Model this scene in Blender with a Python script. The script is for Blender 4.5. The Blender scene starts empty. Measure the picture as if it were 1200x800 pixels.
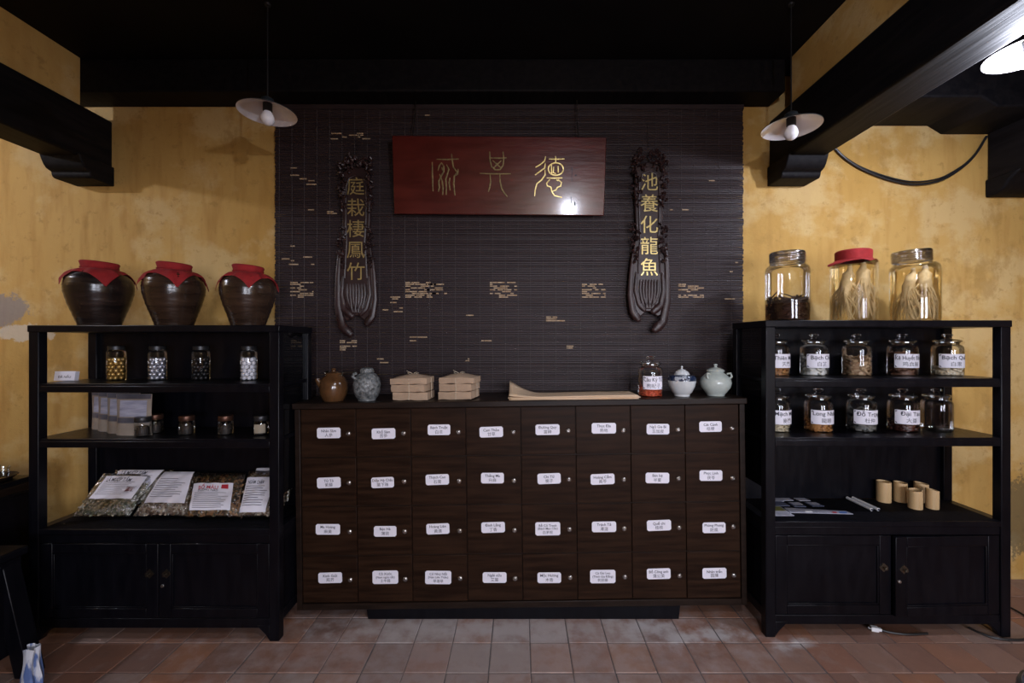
import bpy, bmesh, math, random
from math import pi, sin, cos, radians as R
from mathutils import Vector, Matrix

# ------------------------------------------------------------------ camera, world, lights, exposure
scene = bpy.context.scene
COL = scene.collection
F, CX, CY, EYE = 500.0, 609.0, 400.0, 1.56          # focal length and vanishing point in 1200x800 pixels, eye height
cam_d = bpy.data.cameras.new('camera')
cam_d.sensor_width = 36.0
cam_d.lens = F / 1200.0 * 36.0
cam_d.shift_x = -(CX - 600.0) / 1200.0
cam_d.clip_start = 0.05
cam = bpy.data.objects.new('camera', cam_d)
cam.location = (0, 0, EYE)
cam.rotation_euler = (R(90), 0, 0)
COL.objects.link(cam)
scene.camera = cam

world = bpy.data.worlds.new('world')
scene.world = world
world.use_nodes = True
world.node_tree.nodes['Background'].inputs[0].default_value = (0.55, 0.6, 0.8, 1)
world.node_tree.nodes['Background'].inputs[1].default_value = 0.02

vs = scene.view_settings
vs.view_transform = 'Standard'
vs.look = 'None'
vs.gamma = 1.0
vs.use_curve_mapping = False
vs.exposure = 0.0
scene.cycles.transparent_max_bounces = 32
scene.cycles.max_bounces = 10

COLD = (0.80, 0.84, 1.0)
# lit pendant lamps: (x, y, rim height, watts)
LIT = [(2.07, 1.73, 2.73, 42.0), (0.60, 0.05, 2.62, 54.0), (-4.10, 1.45, 3.03, 54.0)]
# daylight through the two windows of the front room, let in through the opening of the added partition
WINDOWS = [(0.25, 1.55), (2.45, 3.75)]
WZ0, WZ1, WYF, WIN_W = 0.85, 2.30, -4.0, 175.0
for (a, b) in WINDOWS:
    dl = bpy.data.lights.new('window_daylight', 'AREA'); dl.shape = 'RECTANGLE'; dl.size = b - a; dl.size_y = WZ1 - WZ0
    dl.energy = WIN_W; dl.color = (0.84, 0.87, 1.0)
    dlo = bpy.data.objects.new('window_daylight', dl); COL.objects.link(dlo)
    dlo.location = ((a + b) / 2, WYF - 0.22, (WZ0 + WZ1) / 2); dlo.rotation_euler = (R(90), 0, 0)
UNLIT = [(-1.30, 2.2, 2.735), (1.40, 2.2, 2.66)]

random.seed(7)

def P(x, y, Y):
    return Vector(((x - CX) / F * Y, Y, EYE - (y - CY) / F * Y))

# ------------------------------------------------------------------ materials
MATS = {}
def nodes_of(m):
    m.use_nodes = True
    return m.node_tree.nodes, m.node_tree.links

def mat(name, col, rough=0.5, metal=0.0, col2=None, scale=8.0, stretch=(1, 1, 1), bump=0.0, bscale=None,
        coat=0.0, emit=0.0, spec=0.5, crough=0.08, lo=0.35, hi=0.65, detail=4.0, rvar=0.0, randobj=0.0):
    if name in MATS:
        return MATS[name]
    m = bpy.data.materials.new(name)
    n, l = nodes_of(m)
    b = n['Principled BSDF']
    b.inputs['Base Color'].default_value = (*col, 1)
    b.inputs['Roughness'].default_value = rough
    b.inputs['Metallic'].default_value = metal
    b.inputs['Specular IOR Level'].default_value = spec
    b.inputs['Coat Weight'].default_value = coat
    b.inputs['Coat Roughness'].default_value = crough
    if emit:
        b.inputs['Emission Color'].default_value = (*col, 1)
        b.inputs['Emission Strength'].default_value = emit
    if col2 is not None or bump or rvar:
        tc = n.new('ShaderNodeTexCoord')
        mp = n.new('ShaderNodeMapping')
        mp.inputs['Scale'].default_value = stretch
        l.new(tc.outputs['Object'], mp.inputs['Vector'])
        if randobj:
            oi = n.new('ShaderNodeObjectInfo')
            va = n.new('ShaderNodeVectorMath'); va.operation = 'SCALE'
            cb = n.new('ShaderNodeCombineXYZ')
            for k in range(3):
                l.new(oi.outputs['Random'], cb.inputs[k])
            l.new(cb.outputs[0], va.inputs[0]); va.inputs['Scale'].default_value = randobj
            l.new(va.outputs[0], mp.inputs['Location'])
        nz = n.new('ShaderNodeTexNoise')
        nz.inputs['Scale'].default_value = scale
        nz.inputs['Detail'].default_value = detail
        l.new(mp.outputs[0], nz.inputs['Vector'])
        if col2 is not None:
            cr = n.new('ShaderNodeValToRGB')
            cr.color_ramp.elements[0].position = lo
            cr.color_ramp.elements[1].position = hi
            cr.color_ramp.elements[0].color = (*col, 1)
            cr.color_ramp.elements[1].color = (*col2, 1)
            l.new(nz.outputs['Fac'], cr.inputs[0])
            l.new(cr.outputs[0], b.inputs['Base Color'])
        if rvar:
            mr = n.new('ShaderNodeMapRange')
            mr.inputs['To Min'].default_value = max(0.02, rough - rvar)
            mr.inputs['To Max'].default_value = min(1, rough + rvar)
            l.new(nz.outputs['Fac'], mr.inputs[0])
            l.new(mr.outputs[0], b.inputs['Roughness'])
        if bump:
            bp = n.new('ShaderNodeBump')
            bp.inputs['Strength'].default_value = bump
            bp.inputs['Distance'].default_value = 0.01
            src = nz
            if bscale:
                src = n.new('ShaderNodeTexNoise')
                src.inputs['Scale'].default_value = bscale
                src.inputs['Detail'].default_value = 4
                l.new(mp.outputs[0], src.inputs['Vector'])
            l.new(src.outputs['Fac'], bp.inputs['Height'])
            l.new(bp.outputs[0], b.inputs['Normal'])
    MATS[name] = m
    return m

def clear_mat(name, tint, rough=0.03, ior=1.5, gain=1.0, base=0.0, bump=0.0, bscale=30):
    """thin clear glass / film: straight transmission plus Fresnel reflection"""
    m = bpy.data.materials.new(name)
    n, l = nodes_of(m)
    out = n['Material Output']
    n.remove(n['Principled BSDF'])
    t = n.new('ShaderNodeBsdfTransparent'); t.inputs[0].default_value = (*tint, 1)
    g = n.new('ShaderNodeBsdfGlossy'); g.inputs['Roughness'].default_value = rough
    g.inputs['Color'].default_value = (1, 1, 1, 1)
    fr = n.new('ShaderNodeFresnel'); fr.inputs[0].default_value = ior
    ma = n.new('ShaderNodeMath'); ma.operation = 'MULTIPLY_ADD'
    ma.inputs[1].default_value = gain; ma.inputs[2].default_value = base; ma.use_clamp = True
    l.new(fr.outputs[0], ma.inputs[0])
    mx = n.new('ShaderNodeMixShader')
    l.new(ma.outputs[0], mx.inputs[0]); l.new(t.outputs[0], mx.inputs[1]); l.new(g.outputs[0], mx.inputs[2])
    l.new(mx.outputs[0], out.inputs['Surface'])
    if bump:
        tc = n.new('ShaderNodeTexCoord'); nz = n.new('ShaderNodeTexNoise')
        nz.inputs['Scale'].default_value = bscale; nz.inputs['Detail'].default_value = 3
        l.new(tc.outputs['Object'], nz.inputs['Vector'])
        bp = n.new('ShaderNodeBump'); bp.inputs['Strength'].default_value = bump; bp.inputs['Distance'].default_value = 0.02
        l.new(nz.outputs['Fac'], bp.inputs['Height'])
        l.new(bp.outputs[0], g.inputs['Normal']); l.new(bp.outputs[0], fr.inputs['Normal'])
    return m

GLASS = clear_mat('clear_glass', (0.97, 0.98, 0.98), 0.03, 1.45, 0.75, 0.012)
LIQUOR = clear_mat('pale_liquor', (0.97, 0.91, 0.77), 0.02, 1.33, 0.3)
LIQUOR_DARK = clear_mat('dark_liquor', (0.75, 0.62, 0.56), 0.02, 1.33, 0.3)
FILM = clear_mat('plastic_film', (0.90, 0.91, 0.93), 0.16, 1.5, 2.2, 0.06, 1.0, 42)

BLACK = mat('black_lacquer', (0.0024, 0.0024, 0.0042), 0.32, col2=(0.0042, 0.0040, 0.0062), scale=30, stretch=(1, 1, 0.2), rvar=0.08, bump=0.03, spec=0.18)
POLISH = mat('polished_black_panel', (0.003, 0.003, 0.0042), 0.05, spec=0.6)
BLACKMAT = mat('black_cloth_board', (0.0018, 0.0018, 0.0032), 0.8, col2=(0.0042, 0.0042, 0.0072), scale=40, bump=0.3, spec=0.1)
BEAM = mat('old_black_timber', (0.0035, 0.0032, 0.0042), 0.6, col2=(0.008, 0.0068, 0.0075), scale=5, stretch=(6, 0.6, 6), bump=0.25, spec=0.12)
CEIL = mat('dark_ceiling', (0.0022, 0.0021, 0.0026), 0.7, col2=(0.0045, 0.004, 0.0045), scale=3, bump=0.2, spec=0.15)
BROWN = mat('brown_lacquered_wood', (0.013, 0.0060, 0.0034), 0.42, col2=(0.027, 0.0125, 0.0066), scale=5, stretch=(0.7, 1, 9), bump=0.05, randobj=9.0, rvar=0.06, spec=0.08)
BROWNF = mat('brown_frame_wood', (0.011, 0.0065, 0.0046), 0.38, col2=(0.019, 0.011, 0.0078), scale=5, stretch=(1, 1, 7), bump=0.05, rvar=0.06, spec=0.14)
PAPER = mat('white_label_paper', (0.80, 0.78, 0.86), 0.6)
INK = mat('black_ink', (0.03, 0.03, 0.05), 0.6)
REDINK = mat('red_ink', (0.5, 0.03, 0.05), 0.6)
BLUEINK = mat('blue_ink', (0.08, 0.16, 0.40), 0.6)
STEEL = mat('steel', (0.55, 0.53, 0.5), 0.32, 1.0)
DARKMETAL = mat('dark_brass', (0.16, 0.14, 0.11), 0.35, 1.0)
ENAMEL = mat('white_enamel', (0.80, 0.80, 0.84), 0.22, coat=0.3)
ENAMELDK = mat('dark_enamel', (0.02, 0.025, 0.03), 0.3)
BULBOFF = mat('frosted_bulb', (0.82, 0.82, 0.86), 0.25)
BULBON = mat('lit_bulb', (0.88, 0.92, 1.0), 0.4, emit=60)
BLACKPL = mat('black_plastic', (0.012, 0.012, 0.013), 0.45)
WHITEPL = mat('white_plastic', (0.88, 0.88, 0.90), 0.4)
SLAT = mat('dark_stained_bamboo', (0.017, 0.0100, 0.0108), 0.55, col2=(0.034, 0.0205, 0.022), scale=4, stretch=(1.2, 1, 60), spec=0.4, randobj=5.0)
BAREBAM = mat('bare_bamboo', (0.30, 0.19, 0.10), 0.7, col2=(0.46, 0.34, 0.22), scale=40)
THREAD = mat('blind_thread', (0.09, 0.075, 0.075), 0.8)
REDLAC = mat('red_lacquer_board', (0.052, 0.0050, 0.0042), 0.30, col2=(0.085, 0.010, 0.007), scale=5, stretch=(0.6, 1, 3), bump=0.10, bscale=14, rvar=0.06, coat=0.6, crough=0.13, spec=0.3)
GOLD = mat('gilding', (0.62, 0.47, 0.17), 0.35, 0.85, col2=(0.78, 0.64, 0.30), scale=60)
GOLDOLD = mat('worn_gilding', (0.15, 0.11, 0.05), 0.45, 0.6, col2=(0.28, 0.21, 0.09), scale=60)
CARVED = mat('carved_dark_rosewood', (0.016, 0.0065, 0.0062), 0.42, col2=(0.030, 0.012, 0.011), scale=14, bump=0.08)
CLOTHRED = mat('red_cloth', (0.22, 0.0055, 0.007), 0.85, col2=(0.29, 0.009, 0.010), scale=25, bump=0.25, bscale=160)
POTGLAZE = mat('dark_brown_glaze', (0.010, 0.007, 0.0065), 0.22, col2=(0.024, 0.014, 0.011), scale=6, stretch=(1, 1, 7), bump=0.30, rvar=0.10)
POTGLAZE2 = mat('brown_glaze', (0.022, 0.012, 0.008), 0.22, col2=(0.042, 0.023, 0.014), scale=6, stretch=(1, 1, 7), bump=0.30, rvar=0.10)
KRAFT = mat('kraft_paper', (0.37, 0.255, 0.168), 0.8, col2=(0.44, 0.31, 0.21), scale=14, bump=0.25, bscale=30)
KRAFTSHEET = mat('kraft_sheet', (0.62, 0.45, 0.29), 0.75, col2=(0.68, 0.50, 0.34), scale=4)
STRING = mat('twine', (0.62, 0.52, 0.38), 0.9)
BAMBOO = mat('bamboo_cup', (0.55, 0.36, 0.17), 0.5, col2=(0.66, 0.46, 0.24), scale=6, stretch=(6, 6, 0.6))
CARAMEL = mat('caramel_glaze', (0.065, 0.030, 0.012), 0.2, col2=(0.11, 0.05, 0.020), scale=14, coat=0.3, bump=0.1)
GREYCER = mat('grey_relief_ceramic', (0.055, 0.06, 0.06), 0.32, col2=(0.22, 0.23, 0.23), scale=55, bump=1.0, bscale=55, coat=0.2)
CELADON = mat('celadon', (0.42, 0.47, 0.44), 0.18, col2=(0.50, 0.55, 0.51), scale=30, coat=0.3, bump=0.12, bscale=24)
PORCELAIN = mat('grey_white_porcelain', (0.52, 0.54, 0.55), 0.18, col2=(0.60, 0.62, 0.62), scale=12, coat=0.3)
COBALT = mat('cobalt_pattern', (0.012, 0.022, 0.055), 0.2, col2=(0.40, 0.43, 0.47), scale=34, lo=0.56, hi=0.62, coat=0.3)
COPPERLID = mat('copper_lid', (0.11, 0.055, 0.038), 0.4, 0.8)
GREYLID = mat('grey_metal_lid', (0.035, 0.035, 0.038), 0.4, 0.6)
SILICON = clear_mat('milky_plastic_lid', (0.62, 0.63, 0.66), 0.15, 1.5, 2.0, 0.12)
GROUT = mat('grey_mortar', (0.09, 0.075, 0.073), 0.9, col2=(0.15, 0.13, 0.125), scale=12, bump=0.4)

def wall_mat():
    m = bpy.data.materials.new('ochre_limewash')
    n, l = nodes_of(m)
    b = n['Principled BSDF']; b.inputs['Roughness'].default_value = 0.85
    tc = n.new('ShaderNodeTexCoord')
    def noise(scale, stretch=(1, 1, 1), detail=5, off=(0, 0, 0), rough=0.55):
        mp = n.new('ShaderNodeMapping'); mp.inputs['Scale'].default_value = stretch; mp.inputs['Location'].default_value = off
        l.new(tc.outputs['Object'], mp.inputs[0])
        z = n.new('ShaderNodeTexNoise'); z.inputs['Scale'].default_value = scale; z.inputs['Detail'].default_value = detail
        z.inputs['Roughness'].default_value = rough
        l.new(mp.outputs[0], z.inputs[0])
        return z.outputs['Fac']
    def ramp(fac, a, c):
        r = n.new('ShaderNodeMapRange'); r.inputs['From Min'].default_value = a; r.inputs['From Max'].default_value = c
        l.new(fac, r.inputs[0]); return r.outputs[0]
    def mix(fac, a, c):
        x = n.new('ShaderNodeMix'); x.data_type = 'RGBA'
        l.new(fac, x.inputs['Factor'])
        for s, v in ((x.inputs['A'], a), (x.inputs['B'], c)):
            if isinstance(v, tuple): s.default_value = (*v, 1)
            else: l.new(v, s)
        return x.outputs['Result']
    def mul(a, c):
        x = n.new('ShaderNodeMath'); x.operation = 'MULTIPLY'; x.use_clamp = True
        for s, v in ((x.inputs[0], a), (x.inputs[1], c)):
            if isinstance(v, (int, float)): s.default_value = v
            else: l.new(v, s)
        return x.outputs[0]
    c = mix(ramp(noise(1.3, (1, 1, 0.7)), 0.35, 0.65), (0.46, 0.26, 0.058), (0.54, 0.335, 0.10))
    c = mix(mul(ramp(noise(7, (2.2, 1, 0.35), off=(3, 0, 1)), 0.48, 0.75), 0.8), c, (0.40, 0.215, 0.05))     # brown runs
    c = mix(mul(ramp(noise(2.3, (1, 1, 1.2), 8, (5, 0, 2), 0.62), 0.51, 0.60), 0.55), c, (0.62, 0.455, 0.215))   # paler flaked coat
    c = mix(mul(ramp(noise(16, (1, 1, 1), 8, (9, 0, 2), 0.7), 0.57, 0.66), 0.6), c, (0.34, 0.195, 0.05))
    c = mix(mul(ramp(noise(1.7, (1.5, 1, 1), 8, (1, 0, 7), 0.68), 0.58, 0.65), 0.6), c, (0.36, 0.205, 0.05))
    # cement repair / bare plaster low on the left and black mould low on the right, each with its own outline
    def spot(x, z, rx, rz, edge):
        mp = n.new('ShaderNodeMapping'); mp.vector_type = 'POINT'
        mp.inputs['Location'].default_value = (-x / rx, 0, -z / rz); mp.inputs['Scale'].default_value = (1 / rx, 0, 1 / rz)
        l.new(tc.outputs['Object'], mp.inputs[0])
        ln = n.new('ShaderNodeVectorMath'); ln.operation = 'LENGTH'; l.new(mp.outputs[0], ln.inputs[0])
        ad = n.new('ShaderNodeMath'); ad.operation = 'MULTIPLY_ADD'; ad.inputs[1].default_value = 2.2
        l.new(edge, ad.inputs[0]); l.new(ln.outputs['Value'], ad.inputs[2])
        return ramp(ad.outputs[0], 2.12, 1.98)
    e = noise(11, (1, 1, 1), 9, (2, 0, 2), 0.75)
    c = mix(mul(spot(-3.42, 1.76, 0.20, 0.12, e), 0.7), c, (0.20, 0.20, 0.22))
    c = mix(mul(spot(-3.25, 1.62, 0.20, 0.06, e), 0.8), c, (0.60, 0.52, 0.40))
    c = mix(mul(spot(3.30, 0.42, 0.16, 0.26, noise(22, (1, 1, 1), 7, (2, 0, 2), 0.75)), 0.65), c, (0.05, 0.052, 0.035))
    l.new(c, b.inputs['Base Color'])
    bp = n.new('ShaderNodeBump'); bp.inputs['Strength'].default_value = 0.35; bp.inputs['Distance'].default_value = 0.012
    l.new(noise(9, (1, 1, 1), 8, (0, 0, 0), 0.65), bp.inputs['Height']); l.new(bp.outputs[0], b.inputs['Normal'])
    return m
WALL = wall_mat()

def tile_mat():
    m = bpy.data.materials.new('terracotta_tile')
    n, l = nodes_of(m)
    b = n['Principled BSDF']; b.inputs['Roughness'].default_value = 0.55
    oi = n.new('ShaderNodeObjectInfo'); ge = n.new('ShaderNodeNewGeometry')
    cr = n.new('ShaderNodeValToRGB'); cr.color_ramp.interpolation = 'CONSTANT'
    cols = [(0.0, (0.27, 0.130, 0.085)), (0.18, (0.30, 0.145, 0.090)), (0.36, (0.25, 0.130, 0.090)), (0.5, (0.28, 0.160, 0.117)),
            (0.68, (0.28, 0.185, 0.148)), (0.78, (0.30, 0.140, 0.080)), (0.9, (0.22, 0.120, 0.088))]
    while len(cr.color_ramp.elements) < len(cols):
        cr.color_ramp.elements.new(0.5)
    for el, (p, c) in zip(cr.color_ramp.elements, cols):
        el.position = p; el.color = (*c, 1)
    l.new(oi.outputs['Random'], cr.inputs[0])
    nz = n.new('ShaderNodeTexNoise'); nz.inputs['Scale'].default_value = 7; nz.inputs['Detail'].default_value = 7; nz.inputs['Roughness'].default_value = 0.65
    l.new(ge.outputs['Position'], nz.inputs[0])
    r1 = n.new('ShaderNodeMapRange'); r1.inputs['From Min'].default_value = 0.48; r1.inputs['From Max'].default_value = 0.7; r1.inputs['To Max'].default_value = 0.5
    l.new(nz.outputs['Fac'], r1.inputs[0])
    x = n.new('ShaderNodeMix'); x.data_type = 'RGBA'
    l.new(r1.outputs[0], x.inputs['Factor']); l.new(cr.outputs[0], x.inputs['A']); x.inputs['B'].default_value = (0.16, 0.10, 0.08, 1)
    last = x.outputs['Result']
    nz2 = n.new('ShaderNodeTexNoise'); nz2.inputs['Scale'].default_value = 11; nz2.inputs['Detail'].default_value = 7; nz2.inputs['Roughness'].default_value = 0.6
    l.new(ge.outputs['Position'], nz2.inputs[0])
    # dried lime spills; the first two entries are broad pale areas mid-floor
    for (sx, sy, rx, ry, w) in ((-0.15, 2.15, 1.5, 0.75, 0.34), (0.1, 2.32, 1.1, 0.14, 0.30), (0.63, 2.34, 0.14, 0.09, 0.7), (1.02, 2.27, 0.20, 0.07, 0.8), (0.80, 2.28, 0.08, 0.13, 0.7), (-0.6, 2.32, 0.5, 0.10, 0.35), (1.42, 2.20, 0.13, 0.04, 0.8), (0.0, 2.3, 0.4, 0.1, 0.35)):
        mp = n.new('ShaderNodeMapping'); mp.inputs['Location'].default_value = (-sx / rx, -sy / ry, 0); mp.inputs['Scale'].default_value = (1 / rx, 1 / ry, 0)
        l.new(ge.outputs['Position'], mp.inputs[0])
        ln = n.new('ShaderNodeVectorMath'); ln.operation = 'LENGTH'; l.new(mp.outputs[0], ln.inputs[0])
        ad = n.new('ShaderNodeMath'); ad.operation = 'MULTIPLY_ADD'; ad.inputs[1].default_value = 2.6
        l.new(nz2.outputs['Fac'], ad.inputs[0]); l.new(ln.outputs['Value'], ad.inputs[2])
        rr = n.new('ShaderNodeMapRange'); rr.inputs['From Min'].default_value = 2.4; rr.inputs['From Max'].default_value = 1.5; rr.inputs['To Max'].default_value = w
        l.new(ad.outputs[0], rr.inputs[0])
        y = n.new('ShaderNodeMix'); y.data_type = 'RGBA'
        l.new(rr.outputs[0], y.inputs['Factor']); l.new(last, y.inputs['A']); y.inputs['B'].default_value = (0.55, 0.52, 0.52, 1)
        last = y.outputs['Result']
    l.new(last, b.inputs['Base Color'])
    rv = n.new('ShaderNodeMapRange'); rv.inputs['To Min'].default_value = 0.38; rv.inputs['To Max'].default_value = 0.8
    l.new(nz.outputs['Fac'], rv.inputs[0]); l.new(rv.outputs[0], b.inputs['Roughness'])
    bp = n.new('ShaderNodeBump'); bp.inputs['Strength'].default_value = 0.25; bp.inputs['Distance'].default_value = 0.01
    l.new(nz2.outputs['Fac'], bp.inputs['Height']); l.new(bp.outputs[0], b.inputs['Normal'])
    return m
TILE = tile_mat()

# ------------------------------------------------------------------ mesh helpers
class MB:
    def __init__(s):
        s.v = []; s.f = []; s.m = []
    def add(s, verts, faces, mi=0, M=None):
        o = len(s.v)
        s.v += [tuple(M @ Vector(v)) if M else tuple(v) for v in verts]
        s.f += [tuple(i + o for i in f) for f in faces]
        s.m += [mi] * len(faces)
        return s
    def box(s, x0, x1, y0, y1, z0, z1, mi=0, M=None):
        v = [(x, y, z) for x in (x0, x1) for y in (y0, y1) for z in (z0, z1)]
        f = [(0, 1, 3, 2), (4, 6, 7, 5), (0, 4, 5, 1), (2, 3, 7, 6), (0, 2, 6, 4), (1, 5, 7, 3)]
        return s.add(v, f, mi, M)
    def prism(s, poly, a0, a1, axis='y', mi=0, M=None):
        n = len(poly)
        def pt(p, a):
            return {'y': (p[0], a, p[1]), 'x': (a, p[0], p[1]), 'z': (p[0], p[1], a)}[axis]
        v = [pt(p, a0) for p in poly] + [pt(p, a1) for p in poly]
        f = [tuple(range(n))[::-1], tuple(range(n, 2 * n))] + [(i, (i + 1) % n, n + (i + 1) % n, n + i) for i in range(n)]
        return s.add(v, f, mi, M)
    def lathe(s, prof, n=32, mi=0, c=(0, 0, 0), M=None, sx=1.0, sy=1.0):
        v = []; f = []; rings = []
        for r, z in prof:
            if r < 1e-6:
                rings.append([len(v)]); v.append((c[0], c[1], c[2] + z))
            else:
                rings.append(list(range(len(v), len(v) + n)))
                v += [(c[0] + sx * r * cos(2 * pi * k / n), c[1] + sy * r * sin(2 * pi * k / n), c[2] + z) for k in range(n)]
        for a, b in zip(rings, rings[1:]):
            for k in range(n):
                k2 = (k + 1) % n
                if len(a) == 1 and len(b) == 1: continue
                if len(a) == 1: f.append((a[0], b[k2], b[k]))
                elif len(b) == 1: f.append((a[k], a[k2], b[0]))
                else: f.append((a[k], a[k2], b[k2], b[k]))
        return s.add(v, f, mi, M)
    def tube(s, pts, r, n=8, mi=0, M=None, flat=1.0):
        pts = [Vector(p) for p in pts]
        rad = r if isinstance(r, (list, tuple)) else [r] * len(pts)
        v = []; f = []
        t0 = (pts[1] - pts[0]).normalized()
        up = Vector((0, 1, 0)) if abs(t0.y) < 0.9 else Vector((1, 0, 0))
        for i, p in enumerate(pts):
            t = (pts[min(i + 1, len(pts) - 1)] - pts[max(i - 1, 0)])
            t = t.normalized() if t.length > 1e-9 else t0
            a = t.cross(up)
            a = a.normalized() if a.length > 1e-6 else Vector((1, 0, 0))
            b = a.cross(t).normalized()
            up = b
            v += [p + a * (rad[i] * cos(2 * pi * k / n)) + b * (rad[i] * flat * sin(2 * pi * k / n)) for k in range(n)]
        for i in range(len(pts) - 1):
            for k in range(n):
                k2 = (k + 1) % n
                f.append((i * n + k, i * n + k2, (i + 1) * n + k2, (i + 1) * n + k))
        f.append(tuple(range(n))[::-1]); f.append(tuple(range((len(pts) - 1) * n, len(pts) * n)))
        return s.add(v, f, mi, M)
    def ball(s, c, r, mi=0, n=8, M=None, sc=(1, 1, 1)):
        pr = [(r * sin(pi * k / n), -r * cos(pi * k / n)) for k in range(n + 1)]
        pr[0] = (0, -r); pr[-1] = (0, r)
        T = Matrix.Translation(c) @ (M if M else Matrix()) @ Matrix.Diagonal((*sc, 1))
        return s.lathe(pr, max(6, n + 2), mi, M=T)
    def grid(s, fn, nu, nv, mi=0, M=None):
        v = [fn(i / nu, j / nv) for j in range(nv + 1) for i in range(nu + 1)]
        f = [(j * (nu + 1) + i, j * (nu + 1) + i + 1, (j + 1) * (nu + 1) + i + 1, (j + 1) * (nu + 1) + i) for j in range(nv) for i in range(nu)]
        return s.add(v, f, mi, M)
    def text(s, st, size, fn, mi=0, wmax=None, sx=1.0):
        """lettering: fn(u, v) puts the flat glyph outline (centred on its own box) onto a surface"""
        V, Fc, w, h = TEXT[st]
        k = size
        if wmax and w * k * sx > wmax: sx = wmax / (w * k)
        return s.add([fn(x * k * sx, y * k) for x, y in V], Fc, mi)
    def mesh(s, name, mats, smooth=True):
        me = bpy.data.meshes.new(name)
        me.from_pydata(s.v, [], s.f)
        for m in (mats if isinstance(mats, (list, tuple)) else [mats]):
            me.materials.append(m)
        me.polygons.foreach_set('material_index', s.m)
        if smooth:
            me.shade_smooth()
            try: me.set_sharp_from_angle(angle=R(38))
            except Exception: pass
        me.update()
        return me
    def build(s, name, mats, parent=None, loc=(0, 0, 0), rot=(0, 0, 0), bevel=0.0, smooth=True, fix=False):
        me = s.mesh(name, mats, smooth)
        if fix:
            bm = bmesh.new(); bm.from_mesh(me); bmesh.ops.recalc_face_normals(bm, faces=bm.faces); bm.to_mesh(me); bm.free()
        o = bpy.data.objects.new(name, me)
        COL.objects.link(o)
        o.location = loc; o.rotation_euler = rot
        if parent: o.parent = parent
        if bevel:
            b = o.modifiers.new('edge', 'BEVEL'); b.width = bevel; b.segments = 2; b.limit_method = 'ANGLE'
        return o

def tag(o, label, cat, group=None, kind=None):
    o['label'] = label; o['category'] = cat
    if group: o['group'] = group
    if kind: o['kind'] = kind
    return o
def thing(name, label, cat, loc=(0, 0, 0), rot=(0, 0, 0), group=None):
    o = bpy.data.objects.new(name, None); o.empty_display_size = 0.05
    COL.objects.link(o); o.location = loc; o.rotation_euler = rot
    return tag(o, label, cat, group)
def struct(o, label=None, cat=None):
    o['kind'] = 'structure'
    if label: o['label'] = label
    if cat: o['category'] = cat
    return o

# ------------------------------------------------------------------ lettering, made once before the scene fills up
DRAWERS = [
    ['Nhân Sâm|人參', 'Khổ Sâm|苦參', 'Bạch Truật|白朮', 'Cam Thảo|甘草', 'Đương Quy|當歸', 'Thục Địa|熟地', 'Ngũ Gia Bì|五加皮', 'Cát Cánh|桔梗'],
    ['Tử Tô|紫蘇', 'Diệp Hạ Châu|葉下珠', 'Thạch Cao|石膏', 'Thăng Ma|升麻', 'Chi Tử|梔子', 'Hoàng Cầm|黃芩', 'Bán hạ|半夏', 'Phục Linh|茯苓'],
    ['Ma Hoàng|麻黃', 'Bạc Hà|薄荷', 'Hoàng Liên|黃連', 'Đinh Lăng|丁香', 'Rễ Cỏ Tranh|(Bạch Mao Căn)|白茅根', 'Trạch Tả|澤瀉', 'Quế chi|桂枝', 'Phòng Phong|防風'],
    ['Kinh Giới|荊芥', 'Cỏ Xước|(Nam ngưu tất)|土牛膝', 'Cỏ Nhọ Nồi|(Hạn Liên Thảo)|旱蓮草', 'Ngải cứu|艾葉', 'Mộc Hương|木香', 'Cà Gai Leo|(Thích Gia Đằng)|刺茄藤', 'Bồ Công anh|蒲公英', 'Nhân trần|茵陳']]
JARROWS = [[('Thiên Môn', '天門'), ('Bạch Chỉ', '白芷'), None, ('Kê Huyết Đằng', '鸡血藤'), ('Bạch Quả', '白果')],
           [('Mạch Môn', '麥門'), ('Long Nhãn', '龍眼'), ('Đỗ Trọng', '杜仲'), ('Đại Táo', '大棗'), None]]
COUPLET = ['庭栽棲鳳竹', '池養化龍魚']
ALLTEXT = set(t for row in DRAWERS for d in row for t in d.split('|'))
ALLTEXT |= set(t for row in JARROWS for j in row if j for t in j)
ALLTEXT |= set(''.join(COUPLET)) | {'Câu Kỷ Tử', '枸杞子', 'BỔ MÁU', 'DƯỠNG NÃO', 'LÁ MƯỚP TẮM', 'NGÂM CHÂN', 'ĐÃ NẤU'}
TEXT = {}
def make_text():
    obs = []
    for st in sorted(ALLTEXT):
        c = bpy.data.curves.new('t', 'FONT'); c.body = st; c.resolution_u = 2; c.offset = 0.012 if ord(st[0]) < 0x2000 else 0.0
        c.fill_mode = 'FRONT'
        o = bpy.data.objects.new('t', c); COL.objects.link(o); obs.append((st, o, c))
    dg = bpy.context.evaluated_depsgraph_get()
    for st, o, c in obs:
        m = bpy.data.meshes.new_from_object(o.evaluated_get(dg))
        V = [(v.co.x, v.co.y) for v in m.vertices]
        x0, x1 = min(v[0] for v in V), max(v[0] for v in V); y0, y1 = min(v[1] for v in V), max(v[1] for v in V)
        cx, cy = (x0 + x1) / 2, (y0 + y1) / 2
        TEXT[st] = ([(x - cx, y - cy) for x, y in V], [tuple(p.vertices) for p in m.polygons], x1 - x0, y1 - y0)
        bpy.data.meshes.remove(m)
    for st, o, c in obs:
        bpy.data.objects.remove(o); bpy.data.curves.remove(c)
make_text()

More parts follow.
